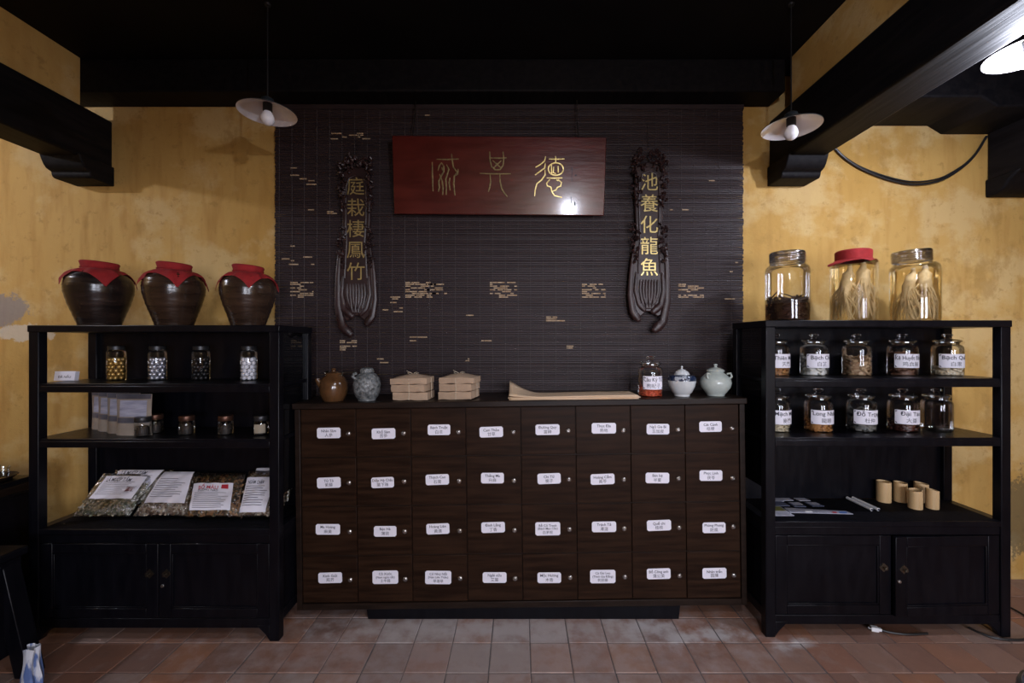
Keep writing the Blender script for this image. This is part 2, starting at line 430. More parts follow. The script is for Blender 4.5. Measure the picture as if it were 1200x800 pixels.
# ------------------------------------------------------------------ the room
WY = 2.80                       # face of the back wall
XL, XR, YF, ZC = -4.6, 4.3, -0.35, 3.30
struct(MB().box(XL, XR, WY, WY + 0.2, 0, ZC + 0.1).build('wall_back', WALL), 'peeling ochre yellow limewashed wall behind the shelves', 'wall')
struct(MB().box(XL - 0.2, XL, WYF, WY + 0.2, 0, ZC + 0.1).build('wall_left', WALL), 'ochre limewashed side wall', 'wall')
struct(MB().box(XR, XR + 0.2, WYF, WY + 0.2, 0, ZC + 0.1).build('wall_right', WALL), 'ochre limewashed side wall', 'wall')
OX0, OX1, OZ = -2.3, 3.4, 2.05                 # opening of an added, unseen partition; its low head shades the upper wall
wf = MB().box(XL, OX0, YF - 0.15, YF, 0, ZC).box(OX1, XR, YF - 0.15, YF, 0, ZC).box(OX0, OX1, YF - 0.15, YF, OZ, ZC)
struct(wf.build('wall_front_added', WALL), 'added ochre partition with a wide opening, its low head shading the wall opposite', 'wall')
struct(MB().box(OX0, OX0 + 0.07, YF - 0.17, YF + 0.02, 0, OZ).box(OX1 - 0.07, OX1, YF - 0.17, YF + 0.02, 0, OZ).build('added_jambs', BEAM), 'black timber jambs of the added partition opposite the shelves', 'door')
wo = MB()
xs = [XL] + [x for w in WINDOWS for x in w] + [XR]
for k in range(0, len(xs), 2): wo.box(xs[k], xs[k + 1], WYF - 0.2, WYF, 0, ZC)
for (a, b) in WINDOWS: wo.box(a, b, WYF - 0.2, WYF, 0, WZ0).box(a, b, WYF - 0.2, WYF, WZ1, ZC)
struct(wo.build('wall_outer', WALL), 'ochre outer wall of the front room with two windows', 'wall')
for k, (a, b) in enumerate(WINDOWS):
    m = MB().box(a, a + 0.05, WYF - 0.14, WYF - 0.06, WZ0, WZ1).box(b - 0.05, b, WYF - 0.14, WYF - 0.06, WZ0, WZ1).box(a, b, WYF - 0.14, WYF - 0.06, WZ0, WZ0 + 0.05).box(a, b, WYF - 0.14, WYF - 0.06, WZ1 - 0.05, WZ1)
    m.box((a + b) / 2 - 0.02, (a + b) / 2 + 0.02, WYF - 0.13, WYF - 0.07, WZ0, WZ1)
    struct(m.build('window_%d' % (k + 1), BEAM), 'black framed window of the front room, ' + ('nearer the red-capped jars' if k == 0 else 'nearer the ginseng jars'), 'window')
struct(MB().box(XL - 0.2, XR + 0.2, WYF - 0.2, WY + 0.2, ZC, ZC + 0.15).build('ceiling', CEIL), 'nearly black timber ceiling', 'ceiling')
floor = struct(MB().box(XL - 0.2, XR + 0.2, WYF - 0.2, WY + 0.2, -0.15, -0.004).build('floor', GROUT), 'worn square terracotta tile floor', 'floor')
# square tiles, each its own piece
TS = 0.2
def tile_mesh(k):
    g = 0.0013 + 0.0005 * k; h = TS / 2 - g; c = 0.003
    m = MB()
    m.add([(-h, -h, -0.03), (h, -h, -0.03), (h, h, -0.03), (-h, h, -0.03), (-h, -h, -c), (h, -h, -c), (h, h, -c), (-h, h, -c),
           (-h + c, -h + c, 0), (h - c, -h + c, 0), (h - c, h - c, 0), (-h + c, h - c, 0)],
          [(0, 1, 5, 4), (1, 2, 6, 5), (2, 3, 7, 6), (3, 0, 4, 7), (4, 5, 9, 8), (5, 6, 10, 9), (6, 7, 11, 10), (7, 4, 8, 11), (8, 9, 10, 11)])
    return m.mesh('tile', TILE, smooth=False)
tiles = [tile_mesh(k) for k in range(3)]
for j in range(6):
    for i in range(-17, 18):
        o = bpy.data.objects.new('tile', random.choice(tiles)); COL.objects.link(o); o.parent = floor
        shift = 0.1 if (i > 6 and j % 2) else 0.0
        o.location = (0.153 + TS * i + shift + random.uniform(-.0015, .0015), 1.71 + TS * j, random.uniform(-0.0022, 0.0))
        o.rotation_euler = (random.uniform(-.005, .005), random.uniform(-.005, .005), random.choice((0, pi / 2, pi, -pi / 2)) + random.uniform(-.004, .004))
for j in (1, 3, 5):                                           # half tiles that start the staggered courses
    o = bpy.data.objects.new('tile', tiles[0]); COL.objects.link(o); o.parent = floor
    o.location = (0.153 + TS * 6.75, 1.71 + TS * j, -0.001); o.scale = (0.5, 1, 1)
far = MB()
for j in range(-26, 0):
    for i in range(-23, 21):
        x, y = 0.153 + TS * i, 1.71 + TS * j
        if y > WYF + 0.1: far.box(x - .098, x + .098, y - .098, y + .098, -0.02, -0.001)
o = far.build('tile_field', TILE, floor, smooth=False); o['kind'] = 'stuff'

# beams that run towards the viewer, with ogee corbels at the wall, and the plaster infill above them
def beam(idx, x0, x1, label, infill=True):
    b = MB().box(x0, x1, YF, WY, 2.685, 3.0).build('trim_%d' % idx, BEAM, bevel=0.012)
    struct(b, label, 'beam')
    prof = [(WY, 2.70), (WY, 2.575)]
    prof += [(2.66 - 0.02 * sin(t * pi / 2), 2.575 + 0.0 + 0.035 * (1 - cos(t * pi / 2))) for t in (0, .25, .5, .75, 1)]
    prof += [(2.625 - 0.05 * t, 2.615 + 0.075 * t * t) for t in (0, .3, .6, .85, 1.0)] + [(2.57, 2.70)]
    MB().prism(prof, x0 - 0.012, x1 + 0.012, 'x').build('corbel', BEAM, b, bevel=0.006, fix=True)
    if infill:
        MB().box(x0 + 0.03, x1 - 0.03, YF, 2.62, 2.99, ZC).build('plaster_infill', WALL, b)
    return b
beam(1, -2.89, -2.67, 'black timber beam over the red-capped jars')
beam(2, 1.635, 1.855, 'black timber beam over the ginseng jars')
b3 = MB().box(3.06, 3.32, YF, WY, 2.60, 3.0).build('trim_3', BEAM, bevel=0.02)
struct(b3, 'black timber beam end hanging beyond the slack wall cable', 'beam')
prof = [(WY, 2.62), (WY, 2.50), (2.74, 2.505), (2.69, 2.53), (2.66, 2.57), (2.60, 2.62)]
MB().prism(prof, 3.05, 3.33, 'x').build('corbel', BEAM, b3, bevel=0.012, fix=True)
struct(MB().box(XL, 1.635, 2.62, WY, 3.095, ZC).build('trim_4', BEAM, bevel=0.01), 'black wall plate along the head of the bamboo blind', 'beam')
poly = [(1.855, 2.97), (2.67, 2.97), (2.76, 2.915), (XR, 2.915), (XR, ZC), (1.855, ZC)]
struct(MB().prism(poly, 2.46, WY, 'y').build('trim_5', BEAM, bevel=0.01, fix=True), 'black notched lintel beside the lit pendant lamp', 'beam')

# ------------------------------------------------------------------ pendant lamps
def pendant(x, y, z, label, lit=0.0, group=None):
    t = thing('pendant_lamp', label, 'lamp', (x, y, z), group=group)
    outer = [(0.137, 0.0), (0.137, 0.004), (0.10, 0.022), (0.06, 0.043), (0.034, 0.056), (0.028, 0.075), (0.0, 0.078)]
    inner = [(0.137, 0.0), (0.131, 0.002), (0.097, 0.018), (0.058, 0.038), (0.032, 0.050), (0.0, 0.052)]
    sh = MB(); sh.lathe(outer, 48, 0); sh.lathe(inner, 48, 1); sh.build('lamp_shade', [ENAMELDK, ENAMEL], t)
    MB().lathe([(0, 0.085), (0.02, 0.08), (0.022, 0.055), (0.022, 0.012), (0.016, 0.008), (0, 0.008)], 20).build('socket', BLACKPL, t)
    bp = [(0, -0.062), (0.012, -0.060), (0.024, -0.052), (0.032, -0.036), (0.032, -0.020), (0.026, -0.004), (0.017, 0.010), (0.015, 0.02), (0, 0.02)]
    MB().lathe(bp, 24).build('bulb', BULBON if lit else BULBOFF, t)
    MB().tube([(0, 0, 0.08), (0, 0, 0.3), (0, 0, ZC - z)], 0.0035, 6).build('cord', BLACKPL, t)
    MB().lathe([(0.0, ZC - z), (0.016, ZC - z), (0.014, ZC - z - 0.01), (0, ZC - z - 0.012)], 20).build('ceiling_rose', BLACKPL, t)
    if lit:
        ld = bpy.data.lights.new('bulb_light', 'POINT'); ld.energy = lit; ld.color = COLD; ld.shadow_soft_size = 0.03
        lo = bpy.data.objects.new('bulb_light', ld); COL.objects.link(lo); lo.parent = t; lo.location = (0, 0, -0.10)
    return t
pendant(*UNLIT[0], 'unlit enamel pendant lamp hanging beside the blind, nearer the red-capped jars')
pendant(*UNLIT[1], 'unlit enamel pendant lamp hanging against the black beam above the ginseng jars')
pendant(*LIT[0][:3], 'lit glowing white pendant lamp hanging beyond the black beam', LIT[0][3])
pendant(*LIT[1][:3], 'lit pendant lamp hanging in front of the opening, facing the sign board', LIT[1][3])
pendant(*LIT[2][:3], 'lit pendant lamp hanging over the sideboard with the tray of tumblers', LIT[2][3])

# ------------------------------------------------------------------ bamboo blind
bl = thing('bamboo_blind', 'dark stained bamboo slat blind hanging behind the red sign board', 'blind', (0, 2.775, 0))
BX0, BX1, BZ0, BZ1 = -1.590, 1.452, 0.55, 3.095
pitch = 0.0118
sm = MB().tube([(BX0, 0, 0), (BX0 / 2, 0, 0), (0, 0, 0), (BX1 / 2, 0, 0), (BX1, 0, 0)], 0.0058, 6, flat=0.6).mesh('slat', SLAT)
nsl = int((BZ1 - BZ0) / pitch)
for k in range(nsl):
    o = bpy.data.objects.new('slat', sm); COL.objects.link(o); o.parent = bl
    o.location = (random.uniform(-.004, .004), random.uniform(-.0012, .0012), BZ0 + 0.012 + k * pitch)
    o.rotation_euler = (random.uniform(-.18, .18), random.uniform(-.0004, .0006), 0)
cd = MB()
x = BX0 + 0.03
while x < BX1:
    cd.tube([(x, -0.0050, BZ0), (x + random.uniform(-.003, .003), -0.0065, (BZ0 + BZ1) / 2), (x, -0.0065, BZ1)], 0.0011, 4)
    x += 0.0815
o = cd.build('thread', THREAD, bl); o['kind'] = 'stuff'
MB().box(BX0, BX1, -0.012, 0.012, BZ1 - 0.03, BZ1).build('head_rail', SLAT, bl)
bp = MB()
def barepatch(px, py, w, h, dens):
    z0 = EYE - (py + h - CY) / F * 2.768; z1 = EYE - (py - CY) / F * 2.768
    x0 = (px - CX) / F * 2.768; x1 = (px + w - CX) / F * 2.768
    k0 = int((z0 - BZ0 - 0.012) / pitch); k1 = int((z1 - BZ0 - 0.012) / pitch) + 1
    for k in range(k0, k1 + 1):
        z = BZ0 + 0.012 + k * pitch
        if not z0 <= z <= z1: continue
        a = x0
        while a < x1:
            L = random.uniform(0.015, 0.07)
            if random.random() < dens * (1.0 if a < x0 + 0.5 * (x1 - x0) else 0.55):
                e = min(a + L, x1)
                bp.box(a, e, -0.0060, -0.001, z - 0.0036, z + 0.0036)
            a += L + random.uniform(0, 0.02)
for (px, py, w, h, d) in ((340, 329, 27, 19, .75), (475, 329, 36, 19, .85), (500, 329, 24, 19, .3), (574, 329, 32, 19, .7), (682, 331, 28, 17, .85), (795, 331, 30, 17, .6),
                          (388, 154, 48, 9, .45), (383, 246, 12, 6, .5), (482, 132, 22, 6, .4), (676, 148, 14, 3, .5), (640, 366, 22, 10, .4), (546, 368, 10, 3, .6),
                          (398, 398, 20, 12, .6), (480, 392, 26, 16, .25), (564, 395, 12, 5, .4), (664, 405, 8, 3, .6), (430, 420, 120, 8, .12), (330, 300, 40, 10, .15),
                          (785, 240, 22, 8, .3), (810, 205, 30, 20, .1), (448, 340, 24, 30, .12), (840, 290, 25, 80, .06), (340, 180, 40, 120, .04)):
    barepatch(px, py, w, h, d)
o = bp.build('bare_bamboo_patch', BAREBAM, bl, smooth=False); o['kind'] = 'stuff'

# ------------------------------------------------------------------ red sign board with three gilt seal-script characters
sg = thing('sign_board', 'dark red lacquered sign board with three gilt seal characters', 'sign', (-0.129, 2.69, 2.60), (R(7.3), R(0.5), 0))
MB().box(-0.666, 0.666, -0.012, 0.012, -0.236, 0.236).build('board', REDLAC, sg, bevel=0.004)
K = 2.68 / F
def sp(cx, cy):
    px, py = 490 + cx / 6.316, 165 + cy / 6.316
    return ((px - 585) * K, -0.0125, (206 - py) * K)
SEAL = [
    [[(107, 165), (106, 260), (109, 372)], [(138, 145), (220, 146), (302, 142)], [(250, 105), (254, 150), (262, 200), (290, 236), (268, 262), (263, 320), (272, 402)],
     [(297, 212), (292, 250), (270, 262)], [(148, 225), (158, 190), (175, 170), (192, 195), (190, 232), (172, 262), (152, 300), (156, 345), (148, 375)],
     [(160, 250), (178, 300), (183, 350), (180, 398)], [(212, 182), (228, 215), (216, 250), (204, 285), (208, 340), (206, 398)], [(236, 275), (228, 310), (236, 365)], [(176, 200), (184, 225)]],
    [[(530, 88), (533, 150), (545, 195), (572, 216), (606, 214), (628, 185), (633, 140), (628, 88)], [(538, 132), (600, 134), (655, 131)], [(552, 150), (585, 178), (618, 207)],
     [(616, 150), (585, 178), (556, 205)], [(458, 242), (570, 245), (686, 243)], [(533, 250), (537, 300), (530, 340), (521, 372)], [(605, 248), (607, 300), (622, 355), (642, 385), (662, 406)]],
    [[(942, 118), (934, 150), (905, 175), (868, 196)], [(940, 165), (936, 200), (905, 222), (866, 250)], [(938, 212), (940, 248), (915, 285), (880, 312), (868, 355), (864, 402)],
     [(964, 136), (1020, 138), (1082, 135)], [(1015, 118), (1016, 165)],
     [(1018 + 56 * cos(a), 207 + 44 * sin(a)) for a in [2 * pi * k / 20 for k in range(21)]], [(1002, 190), (999, 232), (1020, 240)], [(1034, 186), (1037, 232)], [(985, 170), (988, 245)],
     [(952, 270), (1010, 272), (1068, 269)], [(976, 280), (952, 308), (958, 328), (984, 336), (992, 368), (1012, 396), (1066, 408)], [(1036, 280), (1062, 302), (1056, 328), (1034, 336), (1022, 356), (998, 364)], [(1040, 290), (1024, 284)]]]
for i, ch in enumerate(SEAL):
    m = MB()
    for st in ch:
        pts = [sp(*p) for p in st]
        m.tube(pts, [0.0030] + [0.0050] * (len(pts) - 2) + [0.0036] if len(pts) > 2 else 0.0042, 6, flat=0.6)
    m.build('character', GOLD if i == 2 else GOLDOLD, sg)
MB().tube([(-0.55, 0.013, 0.2), (-0.54, 0.06, 0.36), (-0.535, 0.085, 0.49)], 0.003, 6).tube([(0.50, 0.013, 0.2), (0.49, 0.06, 0.36), (0.488, 0.085, 0.49)], 0.003, 6).build('hanging_wire', DARKMETAL, sg)
cr = MB()                                                    # old joints: two split lines in the lacquer
cr.box(0.455, 0.458, -0.0128, -0.010, -0.03, 0.06).box(0.455, 0.458, -0.0128, -0.010, -0.20, -0.12).box(0.475, 0.487, -0.0128, -0.010, 0.005, 0.012).box(0.474, 0.484, -0.0128, -0.010, -0.175, -0.155)
cr.build('crack', INK, sg)

# ------------------------------------------------------------------ carved couplet boards
def couplet(px_c, py_top, chars, mirror, label):
    Y = 2.735; k = Y / F; s = -1 if mirror else 1
    base = P(px_c, py_top + 212, Y)
    t = thing('couplet_board', label, 'plaque', tuple(base))
    H = 212
    def q(dx, dy, d=0.0):                                    # pixels from the board's top centre -> local metres
        return (s * dx * k, d, (H - dy) * k)
    out = [(-6, 10), (-16, 16), (-17, 40), (-16, 70), (-15, 92), (-18, 110), (-20, 130), (-22, 150), (-23, 170), (-21, 186), (-10, 190), (-3, 184), (3, 184), (10, 190), (20, 186), (22, 168),
           (21, 145), (18, 120), (16, 100), (16, 80), (17, 55), (17, 36), (15, 16), (6, 10)]
    m = MB().prism([(s * a * k, (H - b) * k) for a, b in out], -0.012, 0.018)
    m.build('panel', CARVED, t, bevel=0.006, fix=True)
    # rounded frame round the lettering
    fr = [(-13, 140), (-12, 118), (-10.5, 100), (-11.5, 80), (-12, 55), (-11.5, 34), (-8, 24), (0, 20), (8, 24), (11.5, 34), (12, 55), (11.5, 80), (10.5, 100), (12, 118), (13, 140)]
    MB().tube([q(a, b, -0.013) for a, b in fr], 0.006, 8).build('frame_moulding', CARVED, t)
    # carved foliage: many small curled leaves up both sides and over the head
    rnd = random.Random(3 if mirror else 4)
    lf = MB()
    spots = []
    for yy in range(8, 62, 4):
        for sd in (-1, 1):
            spots += [(sd * rnd.uniform(12, 18), yy + rnd.uniform(-2, 2)) for _ in range(2)]
    spots += [(rnd.uniform(-16, 16), rnd.uniform(0, 18)) for _ in range(34)]
    spots += [(rnd.uniform(-9, 9), rnd.uniform(-3, 4)) for _ in range(8)]
    spots += [(sd * rnd.uniform(13, 20), yy + rnd.uniform(-2, 2)) for yy in range(84, 128, 4) for sd in (-1, 1) for _ in range(2)]
    for a, b in spots:
        ang = rnd.uniform(0, 2 * pi); L = rnd.uniform(3.0, 6.0); cv = rnd.choice((-1, 1)) * rnd.uniform(0.5, 1.6)
        pts = []
        for i in range(5):
            u = i / 4
            pts.append(q(a + L * u * cos(ang + cv * u), b + L * u * sin(ang + cv * u), -0.012 - 0.016 * sin(pi * u) - 0.004 * rnd.random()))
        lf.tube(pts, [0.003, 0.0075, 0.009, 0.007, 0.002], 6, flat=0.8)
    lf.build('carved_foliage', CARVED, t)
    # fluted root-shaped foot, each lobe a rounded stem
    def lobe(pts, rr):
        P5 = []
        for (a0, b0), (a1, b1) in zip(pts, pts[1:]):
            P5 += [(a0 + (a1 - a0) * u / 3, b0 + (b1 - b0) * u / 3) for u in range(3)]
        P5.append(pts[-1])
        n = len(P5)
        rad = [max(0.3, rr[0] + (rr[1] - rr[0]) * i / (n - 1)) * k for i in range(n)]
        rad[0] *= 0.6; rad[-1] *= 0.75
        m = MB().tube([q(a, b, -0.016) for a, b in P5], rad, 10, flat=0.7)
        m.ball(q(*P5[-1], -0.016), rad[-1] * 0.98, n=8, sc=(1, 0.7, 1))
        m.build('root_lobe', CARVED, t)
    lobe([(-19, 116), (-21, 140), (-22, 165), (-19, 184), (-13, 193)], (2.0, 5.0))
    lobe([(19, 108), (21, 140), (21, 172), (16, 196), (7, 205)], (2.0, 6.0))
    lobe([(15, 138), (17, 160), (14, 176), (5, 184)], (2.0, 5.0))
    lobe([(-15, 138), (-16, 160), (-12, 175), (-6, 182)], (1.8, 3.5))
    for j, a in enumerate((-10, -6.6, -3.3, 0, 3.3, 6.6, 10)):
        lobe([(a, 147), (a * 1.05, 160), (a * 0.9, 168), (a * 0.45 + (1.5 if j % 2 else -1.5), 180)], (1.7, 1.7))
    for i, c in enumerate(chars):
        cy = 33 + i * 24.8
        m = MB()
        m.text(c, 22 * k, lambda u, v: (u, -0.0155, (H - cy) * k + v), 0)
        m.text(c, 22 * k, lambda u, v: (u, -0.0165, (H - cy) * k + v), 0)
        m.build('character', GOLD, t)
    MB().tube([q(0, 2, -0.002), q(0.3, -12, 0.01), q(0, -40, 0.03)], 0.0012, 5).build('hanging_wire', DARKMETAL, t)
couplet(418, 186, COUPLET[0], True, 'carved couplet board reading 庭栽棲鳳竹, its longer root lobe toward the jars shelf')
couplet(760, 181, COUPLET[1], False, 'carved couplet board reading 池養化龍魚, hung beside the shiny end of the sign')

# ------------------------------------------------------------------ drawer cabinet (stands a little out of level)
TILT = 0.0124
CYF, CXC = 2.38, 0.014
dc = thing('drawer_cabinet', 'long dark brown apothecary cabinet of thirty-two labelled drawers', 'cabinet', (CXC, CYF, 0), (0, -TILT, 0))
kx = CYF / F
def cxl(px): return (px - CX) * kx - CXC
def czl(py): return EYE - (py - CY) * kx
XA, XB, DEP = cxl(348), cxl(876), 0.37
ZT, ZB = czl(469), czl(712)
MB().box(XA - 0.008, XB + 0.008, -0.012, DEP, ZT - 0.034, ZT).build('top_board', BROWNF, dc, bevel=0.004)
for (a, b) in ((XA, XA + 0.03), (XB - 0.03, XB)):
    MB().box(a, b, 0, DEP, ZB, ZT - 0.034).build('side_panel', BROWNF, dc, bevel=0.003)
MB().box(XA + 0.03, XB - 0.03, 0.0, DEP, ZB, ZB + 0.036).build('bottom_rail', BROWNF, dc, bevel=0.003)
MB().box(XA + 0.03, XB - 0.03, DEP - 0.015, DEP, ZB + 0.036, ZT - 0.034).build('back_panel', BROWNF, dc)
cols = [cxl(p) for p in (354.5, 419.5, 484, 548.5, 613, 677.5, 742, 806, 869.5)]
rows = [ZT - 0.034, czl(533.5), czl(591), czl(649), ZB + 0.036]
div = MB()
for c in cols[1:-1]: div.box(c - 0.004, c + 0.004, 0.016, DEP - 0.015, ZB + 0.036, ZT - 0.034)
for r in rows[1:-1]: div.box(XA + 0.03, XB - 0.03, 0.010, DEP - 0.015, r - 0.004, r + 0.004)
div.build('divider', BROWNF, dc)
px0 = cxl(430); px1 = cxl(797)
pl = MB().prism([(px0, -TILT * px0), (px1, -TILT * px1), (px1 + 0.01, ZB + 0.002), (px0 - 0.01, ZB + 0.002)], 0.02, DEP - 0.03)
pl.build('plinth', BLACK, dc, fix=True)
rnd = random.Random(11)
dm = {}
for r in range(4):
    for c in range(8):
        x0, x1 = cols[c] + 0.0022, cols[c + 1] - 0.0022
        z1, z0 = rows[r] - 0.003, rows[r + 1] + 0.003
        cx, cz = (x0 + x1) / 2, (z0 + z1) / 2
        w, h = (x1 - x0) / 2, (z1 - z0) / 2
        d = MB().box(-w, w, 0, 0.020, -h, h).box(-w + 0.008, w - 0.008, 0.020, DEP - 0.05, -h + 0.01, h - 0.03)
        do = d.build('drawer', BROWN, dc, (cx, 0.004 + rnd.uniform(0, .003), cz), bevel=0.0025)
        lines = DRAWERS[r][c].split('|')
        lw, lh = (0.066, 0.0295) if len(lines) == 2 else (0.073, 0.037)
        lw *= rnd.uniform(.95, 1.03)
        m = MB(); cc = 0.008
        m.prism([(-lw + cc, -lh), (lw - cc, -lh), (lw, -lh + cc), (lw, lh - cc), (lw - cc, lh), (-lw + cc, lh), (-lw, lh - cc), (-lw, -lh + cc)], -0.0012, 0.0005)
        n = len(lines)
        for i, tx in enumerate(lines):
            if n == 2: cyy, sz = ((0.0115, 0.0205), (-0.0115, 0.0225))[i]
            else: cyy, sz = ((0.020, 0.0185), (0.0005, 0.0165), (-0.0195, 0.0195))[i]
            m.text(tx, sz, lambda u, v: (u, -0.0016, v + cyy), 1, wmax=lw * 1.8)
        m.build('label_card', [PAPER, INK], do, (rnd.uniform(-.012, .004), -0.0006, rnd.uniform(-.008, .012)), (0, rnd.uniform(-.03, .02), 0), fix=False)
        lk = MB().lathe([(0, 0.011), (0.0055, 0.011), (0.0065, 0.008), (0.0115, 0.006), (0.0135, 0.003), (0.0135, -0.001)], 18, 0, M=Matrix.Rotation(R(90), 4, 'X'))
        lk.box(-0.0012, 0.0012, -0.0114, -0.0105, -0.005, 0.005, 1)
        lk.build('lock', [STEEL, INK], do, (0.112, 0.0005, -0.004 + rnd.uniform(-.003, .003)), (0, rnd.uniform(-.6, .6), 0))
def top_z(X): return ZT + TILT * (X - CXC) + 0.0005
def on_cabinet(px, Y):
    X = (px - CX) / F * Y
    return (X, Y, top_z(X))

# ------------------------------------------------------------------ black shelf units with cupboards below
def shelf_unit(label, X0, X1, Yf, Yb, zt, za, zb, zp, zc, glass_side, ajar, split):
    t = thing('shelf_unit', label, 'shelf', ((X0 + X1) / 2, Yf, 0))
    w = (X1 - X0) / 2; D = Yb - Yf; p = 0.052
    for sx in (-1, 1):
        for y in (0, D - 0.045):
            m = MB().box(sx * w - (p if sx > 0 else 0), sx * w + (p if sx < 0 else 0), y, y + 0.045, 0, zt - 0.034)
            m.build('post', BLACK, t, bevel=0.004)
    MB().box(-w - 0.003, w + 0.003, -0.004, D, zt - 0.036, zt).build('top_board', BLACK, t, bevel=0.004)
    for z in (za, zb):
        MB().box(-w + 0.01, w - 0.01, 0.006, D - 0.02, z - 0.02, z).box(-w + p, w - p, 0.003, 0.03, z - 0.046, z - 0.012).build('shelf_board', BLACK, t, bevel=0.003)
    MB().box(-w + 0.004, w - 0.004, 0.002, D - 0.02, zp - 0.03, zp - 0.002).build('cupboard_top', BLACK, t, bevel=0.003)
    MB().box(-w + 0.06, w - 0.06, 0.012, D - 0.03, zp - 0.002, zp).build('cloth_mat', BLACKMAT, t)
    MB().box(-w + p - 0.01, w - p + 0.01, D - 0.022, D - 0.010, zp, zt - 0.036).build('back_panel', BLACK, t)
    # cupboard
    MB().box(-w + p - 0.01, w - p + 0.01, D - 0.03, D - 0.018, zc, zp - 0.03).build('cupboard_back', BLACK, t)
    MB().box(-w + 0.015, w - 0.015, 0.02, D - 0.03, zc, zc + 0.018).box(-w + p, w - p, 0.006, 0.03, zc - 0.02, zc + 0.03).build('cupboard_floor', BLACK, t, bevel=0.003)
    MB().box(-w + p, w - p, 0.006, 0.03, zp - 0.075, zp - 0.03).build('apron', BLACK, t, bevel=0.003)
    for sx in (-1, 1):
        a = sx * (w - 0.022)
        m = MB().box(a - 0.008, a + 0.008, 0.04, D - 0.04, zc, zp - 0.03)
        for (y0, y1, z0, z1) in ((0.045, D - 0.045, zc, zc + 0.05), (0.045, D - 0.045, zp - 0.08, zp - 0.03)):
            m.box(a - 0.016, a + 0.016, y0, y1, z0, z1)
        m.build('side_panel', BLACK, t, bevel=0.003)
        # open sides keep thin rails; the inner side has a polished panel
    gs = glass_side * (w - 0.024)
    MB().box(gs - 0.006, gs + 0.006, 0.044, D - 0.044, zp + 0.16, zt - 0.036).build('polished_side_panel', POLISH, t)
    # doors with recessed panels
    dz0, dz1 = zc + 0.032, zp - 0.078
    xs = split - (X0 + X1) / 2
    for (a, b, hinge) in ((-w + p + 0.003, xs - 0.002, 0), (xs + 0.002, w - p - 0.003, 1)):
        W = b - a; Hh = dz1 - dz0; st = 0.062
        ox = a if hinge == 0 else b
        sgn = 1 if hinge == 0 else -1
        m = MB()
        def bx(x0, x1, y0, y1, z0, z1): m.box(min(sgn * x0, sgn * x1), max(sgn * x0, sgn * x1), y0, y1, z0, z1)
        bx(0, st, 0, 0.022, 0, Hh); bx(W - st, W, 0, 0.022, 0, Hh); bx(st, W - st, 0, 0.022, 0, st * 0.8); bx(st, W - st, 0, 0.022, Hh - st * 0.8, Hh)
        d = m.build('door', BLACK, t, (ox, 0.006, dz0), (0, 0, ajar if hinge else 0), bevel=0.003)
        m = MB(); bx(st - 0.005, W - st + 0.005, 0.010, 0.018, st * 0.8 - 0.005, Hh - st * 0.8 + 0.005); m.build('door_panel', BLACK, d)
        m = MB()
        for (z0, z1) in ((st * 0.8, st * 0.8 + 0.008), (Hh - st * 0.8 - 0.008, Hh - st * 0.8)): bx(st, W - st, 0.003, 0.012, z0, z1)
        bx(st, st + 0.008, 0.003, 0.012, st * 0.8, Hh - st * 0.8); bx(W - st - 0.008, W - st, 0.003, 0.012, st * 0.8, Hh - st * 0.8)
        m.build('door_moulding', BLACK, d, bevel=0.002)
        kx_ = sgn * (W - 0.042); kz = Hh * 0.60
        m = MB().box(-0.017, 0.017, -0.004, 0.001, -0.017, 0.017, 0, Matrix.Rotation(R(45), 4, 'Y'))
        m.lathe([(0, 0.02), (0.008, 0.018), (0.009, 0.012), (0.004, 0.008), (0.004, 0)], 14, 0, M=Matrix.Translation((0, -0.003, 0)) @ Matrix.Rotation(R(90), 4, 'X'))
        m.build('door_knob', DARKMETAL, d, (kx_, 0, kz))
        if hinge:
            MB().lathe([(0, 0.006), (0.007, 0.005), (0.009, 0)], 14, M=Matrix.Rotation(R(90), 4, 'X')).build('lock', STEEL, d, (sgn * (W - 0.02), 0, kz - 0.065))
    # bracket feet
    for sx in (-1, 1):
        m = MB().prism([(sx * (w - p), zc - 0.005), (sx * (w - p - 0.07), zc - 0.005), (sx * (w - p - 0.02), 0.03), (sx * (w - p), 0.0)], 0.004, 0.035)
        m.build('bracket_foot', BLACK, t, bevel=0.003, fix=True)
    return t
LY0, LY1, LZT, LZA, LZB, LZP = 2.22, 2.57, 1.645, 1.340, 1.052, 0.583
RY0, RY1, RZT, RZA, RZB, RZP = 2.25, 2.60, 1.672, 1.365, 1.052, 0.612
shelf_unit('black lacquered shelf unit carrying three red-capped stoneware jars', -2.557, -1.252, LY0, LY1, LZT, LZA, LZB, LZP, 0.085, 1, R(0), -1.885)
shelf_unit('black lacquered shelf unit carrying three big ginseng jars', 1.298, 2.592, RY0, RY1, RZT, RZA, RZB, RZP, 0.085, -1, R(2.2), 1.967)

